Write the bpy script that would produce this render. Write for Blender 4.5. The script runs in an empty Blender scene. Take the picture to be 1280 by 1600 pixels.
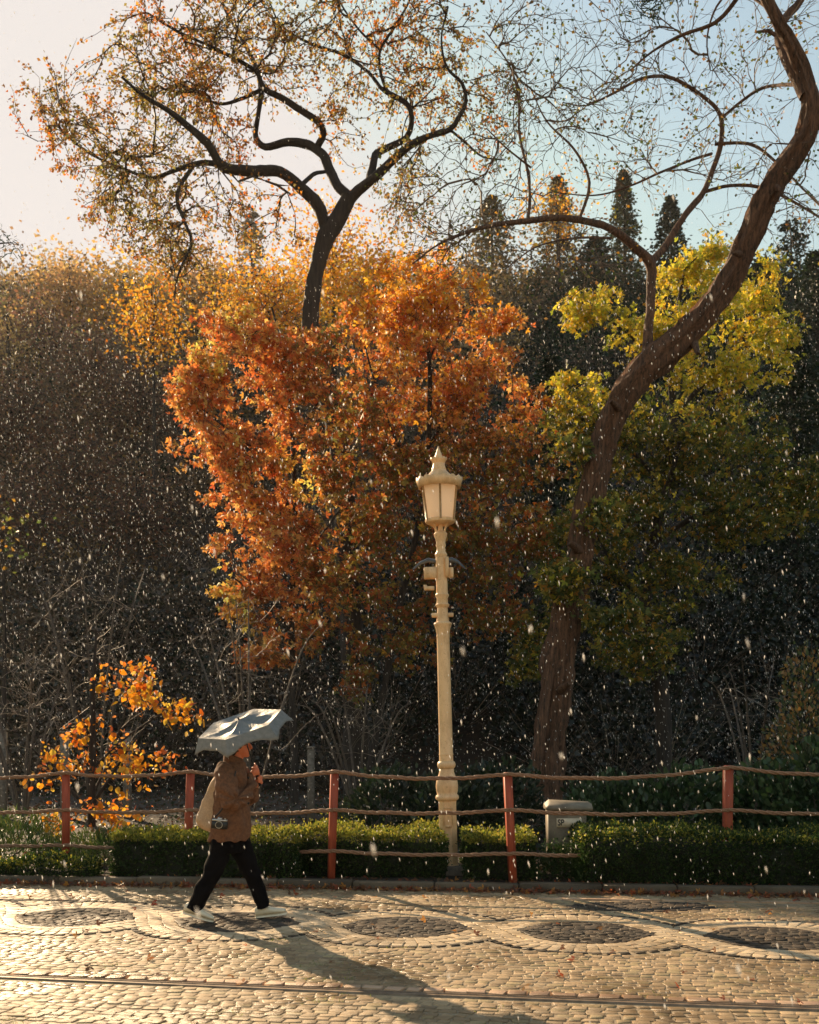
import bpy, bmesh, math, random
import numpy as np
from mathutils import Vector, Matrix

random.seed(7)
rng = np.random.default_rng(7)
sc = bpy.context.scene
COL = sc.collection
R = math.radians

# ------------------------------------------------------------------ camera, light, exposure
cam_d = bpy.data.cameras.new('camera')
cam = bpy.data.objects.new('camera', cam_d); COL.objects.link(cam)
cam.location = (0, 0, 1.7); cam.rotation_euler = (R(90), 0, 0)
cam_d.sensor_fit = 'HORIZONTAL'; cam_d.sensor_width = 36
cam_d.lens = 36 * 1720 / 1280
cam_d.shift_y = 343 / 1280
cam_d.clip_start = 0.05; cam_d.clip_end = 3000
sc.camera = cam
cam_d.dof.use_dof = True; cam_d.dof.focus_distance = 11.5; cam_d.dof.aperture_fstop = 4.0

SUN_AZ, SUN_EL = -29.5, 23.5          # degrees; azimuth from +Y towards +X
world = bpy.data.worlds.new("World"); sc.world = world; world.use_nodes = True
wn = world.node_tree.nodes; wl = world.node_tree.links
bg = wn['Background']; bg.inputs['Strength'].default_value = 0.095
sky = wn.new('ShaderNodeTexSky'); sky.sky_type = 'NISHITA'; sky.sun_disc = False
sky.sun_elevation = R(SUN_EL); sky.sun_rotation = R(SUN_AZ)
sky.air_density = 2.0; sky.dust_density = 0.55; sky.ozone_density = 2.5
veil = wn.new('ShaderNodeVectorMath'); veil.operation = 'MINIMUM'; veil.inputs[1].default_value = (4.5, 4.68, 5.08)   # thin pale veil evens out the glow round the sun
wl.new(sky.outputs[0], veil.inputs[0]); wl.new(veil.outputs[0], bg.inputs[0])
sun_d = bpy.data.lights.new('sun', 'SUN'); sun_d.energy = 4.7; sun_d.angle = R(0.55)
sun_d.color = (1.0, 0.80, 0.55)
sun = bpy.data.objects.new('sun', sun_d); COL.objects.link(sun)
sd = Vector((math.sin(R(SUN_AZ)) * math.cos(R(SUN_EL)), math.cos(R(SUN_AZ)) * math.cos(R(SUN_EL)), math.sin(R(SUN_EL))))
sun.rotation_euler = sd.to_track_quat('Z', 'Y').to_euler()
sun.location = sd * 60
sc.view_settings.view_transform = 'Standard'; sc.view_settings.look = 'None'
sc.view_settings.exposure = 0.85; sc.view_settings.gamma = 1
sc.view_settings.use_curve_mapping = False
sc.view_settings.use_white_balance = True; sc.view_settings.white_balance_temperature = 7600; sc.view_settings.white_balance_tint = 13
sc.render.engine = 'CYCLES'
sc.cycles.max_bounces = 8; sc.cycles.transparent_max_bounces = 8
sc.cycles.use_denoising = True

F = 1720.0
def P(px, py, Y):
    return np.array(((px - 640) * Y / F, Y, 1.7 - (py - 1143) * Y / F))

# ------------------------------------------------------------------ tagging
def tag(o, label=None, cat=None, group=None, kind=None):
    if label: o['label'] = label
    if cat: o['category'] = cat
    if group: o['group'] = group
    if kind: o['kind'] = kind
    return o
def empty(name, loc=(0, 0, 0), **k):
    o = bpy.data.objects.new(name, None); COL.objects.link(o); o.location = loc
    o.empty_display_size = 0.1
    return tag(o, **k)

# ------------------------------------------------------------------ mesh helpers
def make_mesh(name, V, Fs, col=None, smooth=False, mat=None):
    """V (n,3); Fs list of int arrays (m,k); col per-face list matching Fs, or per-mesh rgb"""
    me = bpy.data.meshes.new(name)
    V = np.asarray(V, dtype=np.float32)
    if isinstance(Fs, np.ndarray): Fs = [Fs]
    Fs = [np.asarray(f, dtype=np.int32) for f in Fs if len(f)]
    me.vertices.add(len(V)); me.vertices.foreach_set('co', V.ravel())
    li = np.concatenate([f.ravel() for f in Fs])
    tot = np.concatenate([np.full(len(f), f.shape[1], dtype=np.int32) for f in Fs])
    start = np.concatenate([[0], np.cumsum(tot)[:-1]]).astype(np.int32)
    me.loops.add(len(li)); me.loops.foreach_set('vertex_index', li)
    me.polygons.add(len(tot)); me.polygons.foreach_set('loop_start', start)
    me.update(calc_edges=True)
    if smooth:
        me.polygons.foreach_set('use_smooth', np.ones(len(tot), dtype=bool))
    if col is not None:
        a = me.color_attributes.new('col', 'FLOAT_COLOR', 'POINT')
        c = np.ones((len(V), 4), dtype=np.float32); c[:, :3] = col
        a.data.foreach_set('color', c.ravel())
    if mat: me.materials.append(mat)
    return me
def link(name, me, parent=None, **k):
    o = bpy.data.objects.new(name, me); COL.objects.link(o)
    if parent is not None: o.parent = parent
    return tag(o, **k)

class MB:
    """collects geometry, then builds one mesh"""
    def __init__(s): s.V = []; s.Q = []; s.T = []; s.N = []; s.C = []; s.n = 0
    def add(s, V, Q=None, T=None, N=None, c=None):
        V = np.asarray(V, dtype=float)
        s.V.append(V)
        if Q is not None and len(Q): s.Q.append(np.asarray(Q) + s.n)
        if T is not None and len(T): s.T.append(np.asarray(T) + s.n)
        if N: s.N += [[i + s.n for i in f] for f in N]
        cc = np.ones((len(V), 3)) * (0.5 if c is None else np.asarray(c))
        s.C.append(cc); s.n += len(V)
    def box(s, c, size, rot=None, taper=1.0, col=None, bev=0.0):
        x, y, z = np.array(size) / 2
        if bev:
            b = bev
            V = []
            for zz, ins in ((-z, b), (-z + b, 0), (z - b, 0), (z, b)):
                t = taper if zz > 0 else 1
                V += [(-(x - ins) * t, -(y - ins) * t, zz), ((x - ins) * t, -(y - ins) * t, zz), ((x - ins) * t, (y - ins) * t, zz), (-(x - ins) * t, (y - ins) * t, zz)]
            Q = [(3, 2, 1, 0), (12, 13, 14, 15)]
            for k in range(3):
                for i in range(4):
                    j = (i + 1) % 4
                    Q.append((k * 4 + i, k * 4 + j, k * 4 + 4 + j, k * 4 + 4 + i))
        else:
            V = [(-x, -y, -z), (x, -y, -z), (x, y, -z), (-x, y, -z), (-x * taper, -y * taper, z), (x * taper, -y * taper, z), (x * taper, y * taper, z), (-x * taper, y * taper, z)]
            Q = [(3, 2, 1, 0), (4, 5, 6, 7), (0, 1, 5, 4), (1, 2, 6, 5), (2, 3, 7, 6), (3, 0, 4, 7)]
        V = np.array(V)
        if rot is not None: V = V @ np.array(rot).T
        s.add(V + np.array(c), Q=Q, c=col)
    def tube(s, pts, rad, n=8, cap=True, col=None, ell=None, noise=0.0):
        V, Q = tube_geo(np.asarray(pts, float), rad, n, noise)
        N = []
        if cap:
            k = len(pts)
            N = [list(range(n))[::-1], list(range((k - 1) * n, k * n))]
        s.add(V, Q=Q, N=N, c=col)
    def lathe(s, prof, n=16, center=(0, 0), col=None, phase=0.0):
        a = np.linspace(0, 2 * np.pi, n, endpoint=False) + phase
        V = []
        for z, r in prof:
            V.append(np.stack([center[0] + r * np.cos(a), center[1] + r * np.sin(a), np.full(n, z)], 1))
        V = np.concatenate(V); Q = ring_quads(len(prof), n)
        s.add(V, Q=Q, N=[list(range(n))[::-1], list(range((len(prof) - 1) * n, len(prof) * n))], c=col)
    def mesh(s, name, mat=None, smooth=False, auto=None):
        V = np.concatenate(s.V); C = np.concatenate(s.C)
        Fs = []
        if s.Q: Fs.append(np.concatenate(s.Q))
        if s.T: Fs.append(np.concatenate(s.T))
        byk = {}
        for f in s.N: byk.setdefault(len(f), []).append(f)
        for k, fs in byk.items(): Fs.append(np.array(fs))
        me = make_mesh(name, V, Fs, C, smooth, mat)
        if auto is not None:
            me.polygons.foreach_set('use_smooth', np.ones(len(me.polygons), dtype=bool))
            me.set_sharp_from_angle(angle=R(auto))
        return me
    def build(s, name, mat, parent=None, smooth=False, auto=None, **k):
        return link(name, s.mesh(name, mat, smooth, auto), parent, **k)

def ring_quads(k, n):
    i = np.arange(n); j = (i + 1) % n
    q = [np.stack([r * n + i, r * n + j, (r + 1) * n + j, (r + 1) * n + i], 1) for r in range(k - 1)]
    return np.concatenate(q)
def tube_geo(p, rad, n, noise=0.0):
    k = len(p)
    rad = np.broadcast_to(np.asarray(rad, float), (k,))
    t = np.gradient(p, axis=0); t /= np.linalg.norm(t, axis=1)[:, None] + 1e-9
    up = np.array((0.3, 1, 0.1)) if abs(t[0, 1]) < 0.9 else np.array((1, 0, 0.2))
    u = np.cross(t, up); u /= np.linalg.norm(u, axis=1)[:, None] + 1e-9
    v = np.cross(t, u)
    a = np.linspace(0, 2 * np.pi, n, endpoint=False)
    rr = rad[:, None] * np.ones(n)
    if noise:
        w = rng.normal(size=(k, n)); ker = np.hanning(9); ker /= np.sqrt((ker ** 2).sum())
        w = np.stack([np.convolve(w[:, q], ker, 'same') for q in range(n)], 1) if k > 9 else w * .5
        rr = rr * (1 + noise * (rng.normal(size=n)[None, :] * 0.6 + w * 0.6 + rng.normal(size=(k, n)) * 0.12))
    V = p[:, None, :] + rr[:, :, None] * (np.cos(a)[None, :, None] * u[:, None, :] + np.sin(a)[None, :, None] * v[:, None, :])
    return V.reshape(-1, 3), ring_quads(k, n)[:, ::-1]
def resample(pts, rad, step, jitter=0.0):
    """Catmull-Rom resample of a polyline with radii"""
    pts = np.asarray(pts, float); rad = np.asarray(rad, float)
    a = np.vstack([2 * pts[0] - pts[1], pts, 2 * pts[-1] - pts[-2]])
    op, orr = [], []
    for i in range(len(pts) - 1):
        L = np.linalg.norm(pts[i + 1] - pts[i]); m = max(1, int(L / step))
        for s in range(m):
            t = s / m
            p0, p1, p2, p3 = a[i], a[i + 1], a[i + 2], a[i + 3]
            op.append(0.5 * (2 * p1 + (p2 - p0) * t + (2 * p0 - 5 * p1 + 4 * p2 - p3) * t * t + (3 * p1 - p0 - 3 * p2 + p3) * t ** 3))
            orr.append(rad[i] * (1 - t) + rad[i + 1] * t)
    op.append(pts[-1]); orr.append(rad[-1])
    op = np.array(op); orr = np.array(orr)
    if jitter:
        op[1:-1] += rng.normal(size=(len(op) - 2, 3)) * orr[1:-1, None] * jitter
    return op, orr

# ------------------------------------------------------------------ materials
def mat_new(name):
    m = bpy.data.materials.new(name); m.use_nodes = True
    nt = m.node_tree; n = nt.nodes; l = nt.links
    return m, n, l, n['Principled BSDF'], n['Material Output']
def ramp(n, l, src, c0, c1, p0=0.3, p1=0.7):
    r = n.new('ShaderNodeValToRGB'); r.color_ramp.elements[0].position = p0; r.color_ramp.elements[1].position = p1
    r.color_ramp.elements[0].color = (*c0, 1); r.color_ramp.elements[1].color = (*c1, 1)
    l.new(src, r.inputs[0]); return r.outputs[0]
def noise_n(n, l, scale, detail=6, rough=0.6, coord='Object', vec=None):
    tc = n.new('ShaderNodeTexCoord'); t = n.new('ShaderNodeTexNoise')
    t.inputs['Scale'].default_value = scale; t.inputs['Detail'].default_value = detail; t.inputs['Roughness'].default_value = rough
    if vec:
        mp = n.new('ShaderNodeMapping'); mp.inputs['Scale'].default_value = vec
        l.new(tc.outputs[coord], mp.inputs[0]); l.new(mp.outputs[0], t.inputs[0])
    else: l.new(tc.outputs[coord], t.inputs[0])
    return t.outputs['Fac']
def bump(n, l, b, src, strength, dist=0.01):
    bp = n.new('ShaderNodeBump'); bp.inputs['Strength'].default_value = strength; bp.inputs['Distance'].default_value = dist
    l.new(src, bp.inputs['Height']); l.new(bp.outputs[0], b.inputs['Normal'])
def mat_noise(name, c0, c1, scale=8, rough=0.7, bs=0.4, bd=0.01, vec=None, metal=0.0, spec=0.5, detail=6):
    m, n, l, b, o = mat_new(name)
    f = noise_n(n, l, scale, detail, vec=vec)
    l.new(ramp(n, l, f, c0, c1), b.inputs['Base Color'])
    b.inputs['Roughness'].default_value = rough; b.inputs['Metallic'].default_value = metal
    b.inputs['Specular IOR Level'].default_value = spec
    if bs: bump(n, l, b, f, bs, bd)
    return m
def mat_leaf(name, trans=0.45, rough=0.5, spec=0.35):
    m, n, l, b, o = mat_new(name)
    at = n.new('ShaderNodeAttribute'); at.attribute_name = 'col'
    l.new(at.outputs['Color'], b.inputs['Base Color'])
    b.inputs['Roughness'].default_value = rough; b.inputs['Specular IOR Level'].default_value = spec
    tr = n.new('ShaderNodeBsdfTranslucent'); l.new(at.outputs['Color'], tr.inputs[0])
    mx = n.new('ShaderNodeMixShader'); mx.inputs[0].default_value = trans
    l.new(b.outputs[0], mx.inputs[1]); l.new(tr.outputs[0], mx.inputs[2]); l.new(mx.outputs[0], o.inputs[0])
    return m
def mat_stone(name, rough=0.5, scale=60, spec=0.5, stain=True):
    m, n, l, b, o = mat_new(name)
    at = n.new('ShaderNodeAttribute'); at.attribute_name = 'col'
    f = noise_n(n, l, scale, 8, 0.65, 'Object')
    g = noise_n(n, l, 2.2, 3, 0.6, 'Generated')
    mul = n.new('ShaderNodeMixRGB'); mul.blend_type = 'MULTIPLY'; mul.inputs[0].default_value = 0.8
    l.new(at.outputs['Color'], mul.inputs[1]); l.new(ramp(n, l, f, (.5, .48, .45), (1.25, 1.2, 1.15), .3, .75), mul.inputs[2])
    geo = n.new('ShaderNodeNewGeometry'); pn = n.new('ShaderNodeTexNoise'); pn.inputs['Scale'].default_value = 1.1; pn.inputs['Detail'].default_value = 7; pn.inputs['Roughness'].default_value = .65
    l.new(geo.outputs['Position'], pn.inputs[0])
    st = n.new('ShaderNodeMixRGB'); st.blend_type = 'MULTIPLY'; st.inputs[0].default_value = 1
    l.new(mul.outputs[0], st.inputs[1]); l.new(ramp(n, l, pn.outputs['Fac'], (.60, .54, .46), (1.12, 1.08, 1.02), .36, .60), st.inputs[2])
    l.new(st.outputs[0], b.inputs['Base Color'])
    mr = n.new('ShaderNodeMapRange'); l.new(f, mr.inputs[0])
    mr.inputs['From Min'].default_value = .3; mr.inputs['From Max'].default_value = .7
    mr.inputs['To Min'].default_value = rough - .12; mr.inputs['To Max'].default_value = rough + .2
    wr = n.new('ShaderNodeMath'); wr.operation = 'MULTIPLY'; w2 = n.new('ShaderNodeMapRange'); l.new(pn.outputs['Fac'], w2.inputs[0])
    w2.inputs['From Min'].default_value = .40; w2.inputs['From Max'].default_value = .56; w2.inputs['To Min'].default_value = .55; w2.inputs['To Max'].default_value = 1.05
    l.new(mr.outputs[0], wr.inputs[0]); l.new(w2.outputs[0], wr.inputs[1]); l.new(wr.outputs[0], b.inputs['Roughness']); b.inputs['Specular IOR Level'].default_value = spec
    bump(n, l, b, f, 0.5, 0.006)
    return m
def mat_bark(name, c0, c1, scale=14, rough=0.8):
    m, n, l, b, o = mat_new(name)
    f = noise_n(n, l, scale, 9, 0.75, 'Object', vec=(1, 1, 0.14))
    l.new(ramp(n, l, f, c0, c1, .35, .65), b.inputs['Base Color'])
    b.inputs['Roughness'].default_value = rough
    bump(n, l, b, f, 1.0, 0.06)
    return m

M_leaf = mat_leaf('leaf', .52)
M_leafdark = mat_leaf('leaf_dark', 0.25, 0.45, 0.5)
M_stone = mat_stone('stone', .62, 60, .3)
M_basalt = mat_stone('basalt', .72, 60, .14)
M_darkbed = mat_noise('dark_joint_sand', (.045, .038, .03), (.14, .115, .085), 40, 0.85, 0.8, 0.01, spec=.15, detail=10)
M_bark_dark = mat_bark('bark_dark', (.011, .009, .008), (.055, .040, .033))
M_bark_brown = mat_bark('bark_brown', (.018, .010, .007), (.26, .125, .07), 22)
M_bark_grey = mat_bark('bark_grey', (.06, .045, .035), (.2, .16, .13), 30)
M_twig = mat_noise('twig', (.10, .065, .045), (.2, .14, .1), 30, 0.7, 0.0)
M_twig_pale = mat_noise('twig_pale', (.17, .13, .10), (.30, .24, .19), 30, 0.6, 0.0)
M_twig_dark = mat_noise('twig_dark', (.03, .022, .018), (.08, .055, .04), 30, 0.7, 0.0)
M_soil = mat_noise('soil', (.015, .010, .006), (.05, .033, .02), 3.0, 0.95, 0.8, 0.03, detail=10)
M_mortar = mat_noise('mortar', (.18, .13, .075), (.46, .34, .21), 40, 0.75, 0.8, 0.01, detail=10)
m, n, l, b, o = mat_new('cream_paint')
f = noise_n(n, l, 7, 9, .7, vec=(1, 1, .35)); f2 = noise_n(n, l, 45, 6, .7)
c1 = ramp(n, l, f, (.62, .37, .18), (.90, .60, .33), .34, .56)
mu = n.new('ShaderNodeMixRGB'); mu.blend_type = 'MULTIPLY'; mu.inputs[0].default_value = 1
l.new(c1, mu.inputs[1]); l.new(ramp(n, l, f2, (.42, .30, .20), (1, 1, 1), .30, .40), mu.inputs[2]); l.new(mu.outputs[0], b.inputs['Base Color'])
b.inputs['Roughness'].default_value = .42; bump(n, l, b, f2, .3, .004)
M_cream = m
M_rib = mat_noise('gilt_rib', (.30, .17, .07), (.50, .32, .15), 30, 0.45, 0.1, 0.002)
M_red = mat_noise('red_painted_wood', (.22, .035, .015), (.52, .09, .035), 18, 0.55, 0.4, 0.006, vec=(1, 1, .2))
M_rope = mat_noise('rope', (.20, .095, .05), (.40, .22, .13), 80, 0.75, 0.4, 0.003)
M_steel = mat_noise('worn_steel', (.12, .075, .045), (.34, .24, .16), 12, 0.5, 0.4, 0.003, metal=0.35)
M_cab = mat_noise('cabinet_paint', (.09, .07, .045), (.27, .22, .15), 5, 0.6, 0.2, 0.004)
M_coat = mat_noise('coat_cloth', (.095, .042, .023), (.215, .094, .046), 40, 0.9, 0.5, 0.003)
M_trouser = mat_noise('black_cloth', (.002, .002, .003), (.006, .005, .006), 60, 0.95, 0.4, 0.003, spec=.1)
M_bag = mat_noise('tan_cloth', (.46, .30, .18), (.60, .41, .26), 70, 0.85, 0.4, 0.003)
M_shoe = mat_noise('cream_shoe', (.78, .66, .48), (.88, .78, .60), 40, 0.6, 0.3, 0.003)
M_skin = mat_noise('skin', (.66, .17, .08), (.74, .23, .11), 20, 0.5, 0.05, 0.002)
M_hair = mat_noise('hair', (.02, .012, .008), (.06, .035, .022), 60, 0.6, 0.6, 0.006)
M_black = mat_noise('black_plastic', (.01, .01, .01), (.02, .02, .02), 40, 0.35, 0.1, 0.001)
M_silver = mat_noise('silver_metal', (.5, .48, .45), (.65, .63, .6), 40, 0.3, 0.1, 0.001, metal=0.9)
M_horn = mat_noise('horn_grey', (.05, .06, .075), (.1, .115, .13), 30, 0.4, 0.1, 0.001)
M_pane = mat_leaf('lamp_glass', 0.6, 0.25, 0.5)
M_label = mat_noise('label_print', (.62, .52, .38), (.78, .70, .55), 30, 0.5, 0.1, 0.001)
M_ink = mat_noise('ink', (.015, .012, .01), (.03, .025, .02), 30, 0.6, 0.0)
M_greystone = mat_noise('grey_stone', (.10, .085, .07), (.26, .22, .18), 20, 0.8, 0.5, 0.01)

# umbrella fabric: satin, thin
m, n, l, b, o = mat_new('umbrella_fabric')
f = noise_n(n, l, 26, 4)
l.new(ramp(n, l, f, (.19, .20, .195), (.31, .31, .30)), b.inputs['Base Color'])
b.inputs['Roughness'].default_value = 0.5; b.inputs['Specular IOR Level'].default_value = 0.45
bump(n, l, b, noise_n(n, l, 14, 3), 0.5, 0.02)
tr = n.new('ShaderNodeBsdfTranslucent'); tr.inputs[0].default_value = (.25, .33, .35, 1)
mx = n.new('ShaderNodeMixShader'); mx.inputs[0].default_value = 0.22
l.new(b.outputs[0], mx.inputs[1]); l.new(tr.outputs[0], mx.inputs[2]); l.new(mx.outputs[0], o.inputs[0])
M_umb = m
# rain drop
m, n, l, b, o = mat_new('water_drop')
b.inputs['Base Color'].default_value = (.92, .90, .87, 1); b.inputs['Roughness'].default_value = 0.25
tr = n.new('ShaderNodeBsdfTranslucent'); tr.inputs[0].default_value = (.95, .93, .9, 1)
mx = n.new('ShaderNodeMixShader'); mx.inputs[0].default_value = 0.6
tp = n.new('ShaderNodeBsdfTransparent'); m2 = n.new('ShaderNodeMixShader'); m2.inputs[0].default_value = 0.15
l.new(b.outputs[0], mx.inputs[1]); l.new(tr.outputs[0], mx.inputs[2])
l.new(mx.outputs[0], m2.inputs[1]); l.new(tp.outputs[0], m2.inputs[2]); l.new(m2.outputs[0], o.inputs[0])
M_drop = m

# ------------------------------------------------------------------ terrain
def kerb_y(X): return 11.76 - 0.113 * X          # front face of the kerb
def sstep(x): x = np.clip(x, 0, 1); return x * x * (3 - 2 * x)
def hnoise(X, Y, s, seed=0):
    a = np.sin(X / s * 1.3 + seed) * np.cos(Y / s * 0.9 + seed * 2.1) + 0.5 * np.sin(X / s * 2.9 + Y / s * 2.3 + seed * 3)
    return a / 1.5
def hill(X, Y):
    X = np.asarray(X, float); Y = np.asarray(Y, float)
    z = np.clip(Y - 31, 0, 91) * 0.534
    fall = sstep((X / np.maximum(Y, 1) + 0.62) / 0.2)  # unseen left end of the ridge lowered to let the sun through
    z = z * (0.35 + 0.65 * fall)
    z = z + hnoise(X, Y, 9, 1) * np.clip((Y - 29) / 20, 0, 1) * 1.3
    return z + np.where(Y > 122, -(Y - 122) * 0.05, 0)
def gz(X, Y):
    X = np.asarray(X, float); Y = np.asarray(Y, float)
    k = kerb_y(X)
    near = np.where(Y < k + 0.1, -0.12, 0.05 + 0.02 * hnoise(X, Y, .8, 3))
    return near + hill(X, Y)
xs = np.concatenate([np.linspace(-450, -80, 10), np.linspace(-70, -12, 30), np.linspace(-11.5, 11.5, 70), np.linspace(12, 90, 40), np.linspace(110, 450, 10)])
ys = np.concatenate([np.linspace(-60, 6, 8), np.linspace(7, 11, 6), np.linspace(11.05, 15, 50), np.linspace(15.3, 30, 30), np.linspace(31, 125, 60), np.linspace(135, 500, 12)])
XX, YY = np.meshgrid(xs, ys, indexing='xy')
ZZ = gz(XX, YY)
nx, ny = len(xs), len(ys)
V = np.stack([XX, YY, ZZ], -1).reshape(-1, 3)
i = np.arange(nx - 1)[None, :] + nx * np.arange(ny - 1)[:, None]; i = i.ravel()
link('ground', make_mesh('ground', V, np.stack([i, i + 1, i + 1 + nx, i + nx], 1), smooth=True, mat=M_soil), kind='structure', label='dark leaf-strewn soil rising to a wooded hillside')

# ------------------------------------------------------------------ street (cobbles)
street_base = MB()
sx = np.linspace(-60, 60, 61)
V = []
for X in sx: V += [(X, -40, 0.006), (X, float(kerb_y(X)) + 0.05, 0.006)]
Q = [(2 * k, 2 * k + 2, 2 * k + 3, 2 * k + 1) for k in range(len(sx) - 1)]
street_base.add(V, Q=Q, c=(.2, .16, .1))
street = street_base.build('street', M_mortar, kind='structure', label='cobbled street with a braided pattern of pale stone')

PH = R(-9.6); E1 = np.array((math.cos(PH), math.sin(PH))); E2 = np.array((-math.sin(PH), math.cos(PH)))
O0 = np.array((-0.03, 9.52))
def uv2xy(u, v): return O0 + np.multiply.outer(u, E1) + np.multiply.outer(v, E2)
def xy2uv(x, y):
    d = np.stack([np.asarray(x) - O0[0], np.asarray(y) - O0[1]], -1)
    return d @ E1, d @ E2
PER = 1.53; AMP = 0.68; HW = 0.175; KT = 1.35       # half period between crossings, amplitude, strand half width
U0 = 0.0                                 # an eye is centred here
def strand(u, s): return s * AMP * np.tanh(KT * np.cos(np.pi * (u - U0) / PER)) / np.tanh(KT)
def strand_d(u, s): return -s * AMP * KT / np.tanh(KT) * np.pi / PER * np.sin(np.pi * (u - U0) / PER) / np.cosh(KT * np.cos(np.pi * (u - U0) / PER)) ** 2

PAL = {'field': [(.46, .34, .215), (.40, .295, .185), (.50, .375, .24), (.35, .26, .165), (.42, .335, .20)],
       'dark': [(.08, .07, .062), (.115, .095, .08), (.15, .12, .095), (.06, .054, .05)],
       'pale': [(.70, .56, .39), (.66, .53, .37), (.74, .60, .43), (.62, .49, .34)],
       'edge': [(.62, .42, .30), (.68, .48, .35), (.56, .38, .28)]}
def sett_geo(L, W, H, col, ch=.002):
    """a worn stone with chamfered, slightly uneven top; centred, top at about z=H"""
    j = lambda s: rng.normal(size=(4, 2)) * s
    b = np.array([(-L, -W), (L, -W), (L, W), (-L, W)]) / 2
    r0 = b * 1.0; r1 = b + j(.009 * min(1, L / .1)); r2 = r1 * np.array((1 - .012 / L, 1 - .011 / W))
    V = np.zeros((12, 3)); V[:4, :2] = r0; V[:4, 2] = -0.02
    V[4:8, :2] = r1; V[4:8, 2] = H - ch
    V[8:, :2] = r2; V[8:, 2] = H + rng.normal(size=4) * .0009
    Q = [(8, 9, 10, 11)]
    for k in range(2):
        for i in range(4):
            jn = (i + 1) % 4; Q.append((k * 4 + i, k * 4 + jn, k * 4 + 4 + jn, k * 4 + 4 + i))
    return V, Q
stones = {'sett': [], 'dark_sett': [], 'band_stone': [], 'edging_stone': []}
def put(kind, x, y, ang, L, W, z=0.0):
    stones[kind].append((x, y, ang, L, W, z))
def in_frame(x, y):
    px = 640 + F * x / y; py = 1143 + F * 1.7 / y
    return (px > -10) & (px < 1290) & (py < 1606)
# strands: strand s=+1 passes over at even crossings
us = []
u = -8.4
while u < 8.6:
    s = 1
    us.append(u); u += 0.082
for s in (1, -1):
    u = -8.4
    while u < 8.6:
        dv = strand_d(u, s); L = 0.092; st = L / math.sqrt(1 + dv * dv)
        uc = u + st / 2; vc = strand(uc, s); dvc = strand_d(uc, s); ang = math.atan2(dvc, 1)
        nrm = np.array((-math.sin(ang), math.cos(ang)))
        # under-strand is interrupted where the other crosses
        k = round((uc - U0 - PER / 2) / PER); over = 1 if k % 2 == 0 else -1
        other = strand(uc, -s)
        for c3, w3 in ((-0.117, .113), (0.0, .116), (0.117, .113)):
            p = np.array((uc, vc)) + nrm * c3
            dist = abs(p[1] - strand(p[0], -s)) * math.cos(math.atan(strand_d(p[0], -s)))
            if s != over and dist < HW + 0.03: continue
            xy = uv2xy(p[0], p[1])
            put('band_stone', xy[0], xy[1], ang + PH + rng.normal() * .006, L - .0025, w3 - .002, 0.001)
        u += st
    # thin dark border courses each side of the strand
    for side in (-1, 1):
        u = -8.4
        while u < 8.6:
            dv = strand_d(u, s); st = 0.085 / math.sqrt(1 + dv * dv); uc = u + st / 2
            ang = math.atan2(strand_d(uc, s), 1); nrm = np.array((-math.sin(ang), math.cos(ang)))
            p = np.array((uc, strand(uc, s))) + nrm * side * (HW + .034)
            dist = abs(p[1] - strand(p[0], -s)) * math.cos(math.atan(strand_d(p[0], -s)))
            if dist > HW + .03:
                xy = uv2xy(p[0], p[1]); put('dark_sett', xy[0], xy[1], ang + PH, .078, .05, -.001)
            u += st
def strand_dist(u, v):
    d = 9.0 * np.ones_like(u)
    for s in (1, -1):
        d = np.minimum(d, np.abs(v - strand(u, s)) * np.cos(np.arctan(strand_d(u, s))))
    return d
# rail line and the edging course above it
RV = -2.36                                # rail centre in v
def rail_v(u): return RV - 0.03 * np.cos(u * .5)
def rows(v0, v1, rowh, wid):
    v = v0; k = 0
    while v < v1:
        u = -8.2 + (k % 2) * wid / 2 + rng.uniform(0, .03)
        while u < 8.6:
            w = wid * rng.uniform(.8, 1.25); yield u + w / 2, v + rowh / 2 + .012 * math.sin(u * 1.7 + k), w, rowh
            u += w
        v += rowh; k += 1
def eye2(x, y):     # second ring of dark stone near the kerb, right
    e = [(2.25, 10.62), (5.35, 10.2), (-6.2, 11.3)]
    return min(((x - a) / .72) ** 2 + ((y - b) / .30) ** 2 for a, b in e)
for (uc, vc, w, h) in rows(-4.6, 2.55, .074, .094):
    xy = uv2xy(uc, vc); x, y = float(xy[0]), float(xy[1])
    if y > kerb_y(x) - .06 or y < 4.6: continue
    if abs(vc - rail_v(uc) - .035) < .125: continue
    d = float(strand_dist(np.array(uc), np.array(vc)))
    if d < HW + .07: continue
    inside = abs(vc) < abs(float(strand(np.array(uc), 1)))
    if inside: continue
    if x > 1.2 and abs(y - (kerb_y(x) - .50)) < .07: continue
    ang = PH + rng.normal() * .08 + .1 * math.sin(uc * 2.1 + vc * 1.3)
    dk = eye2(x, y) < 1
    put('dark_sett' if dk else 'sett', x, y, ang, w - .008, h - .008, rng.normal() * .0014)
# eyes: concentric arcs of dark setts
for k in range(-5, 6):
    cu = U0 + k * PER
    a = PER / 2; 
    v = -.54
    rj = 0
    while v < .55:
        u = cu - .68 + (rj % 2) * .04
        while u < cu + .68:
            w = .085 * rng.uniform(.85, 1.2)
            vv = v + .05 * math.cos((u - cu) * 3.2) * (1 if rj < 7 else -1)
            if strand_dist(np.array(u), np.array(vv)) > HW + .072 and abs(vv) < abs(float(strand(u, 1))):
                xy = uv2xy(u, vv); put('dark_sett', xy[0], xy[1], PH + rng.normal() * .09, w - .012, .068, rng.normal() * .0025)
            u += w
        v += .08; rj += 1
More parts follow.
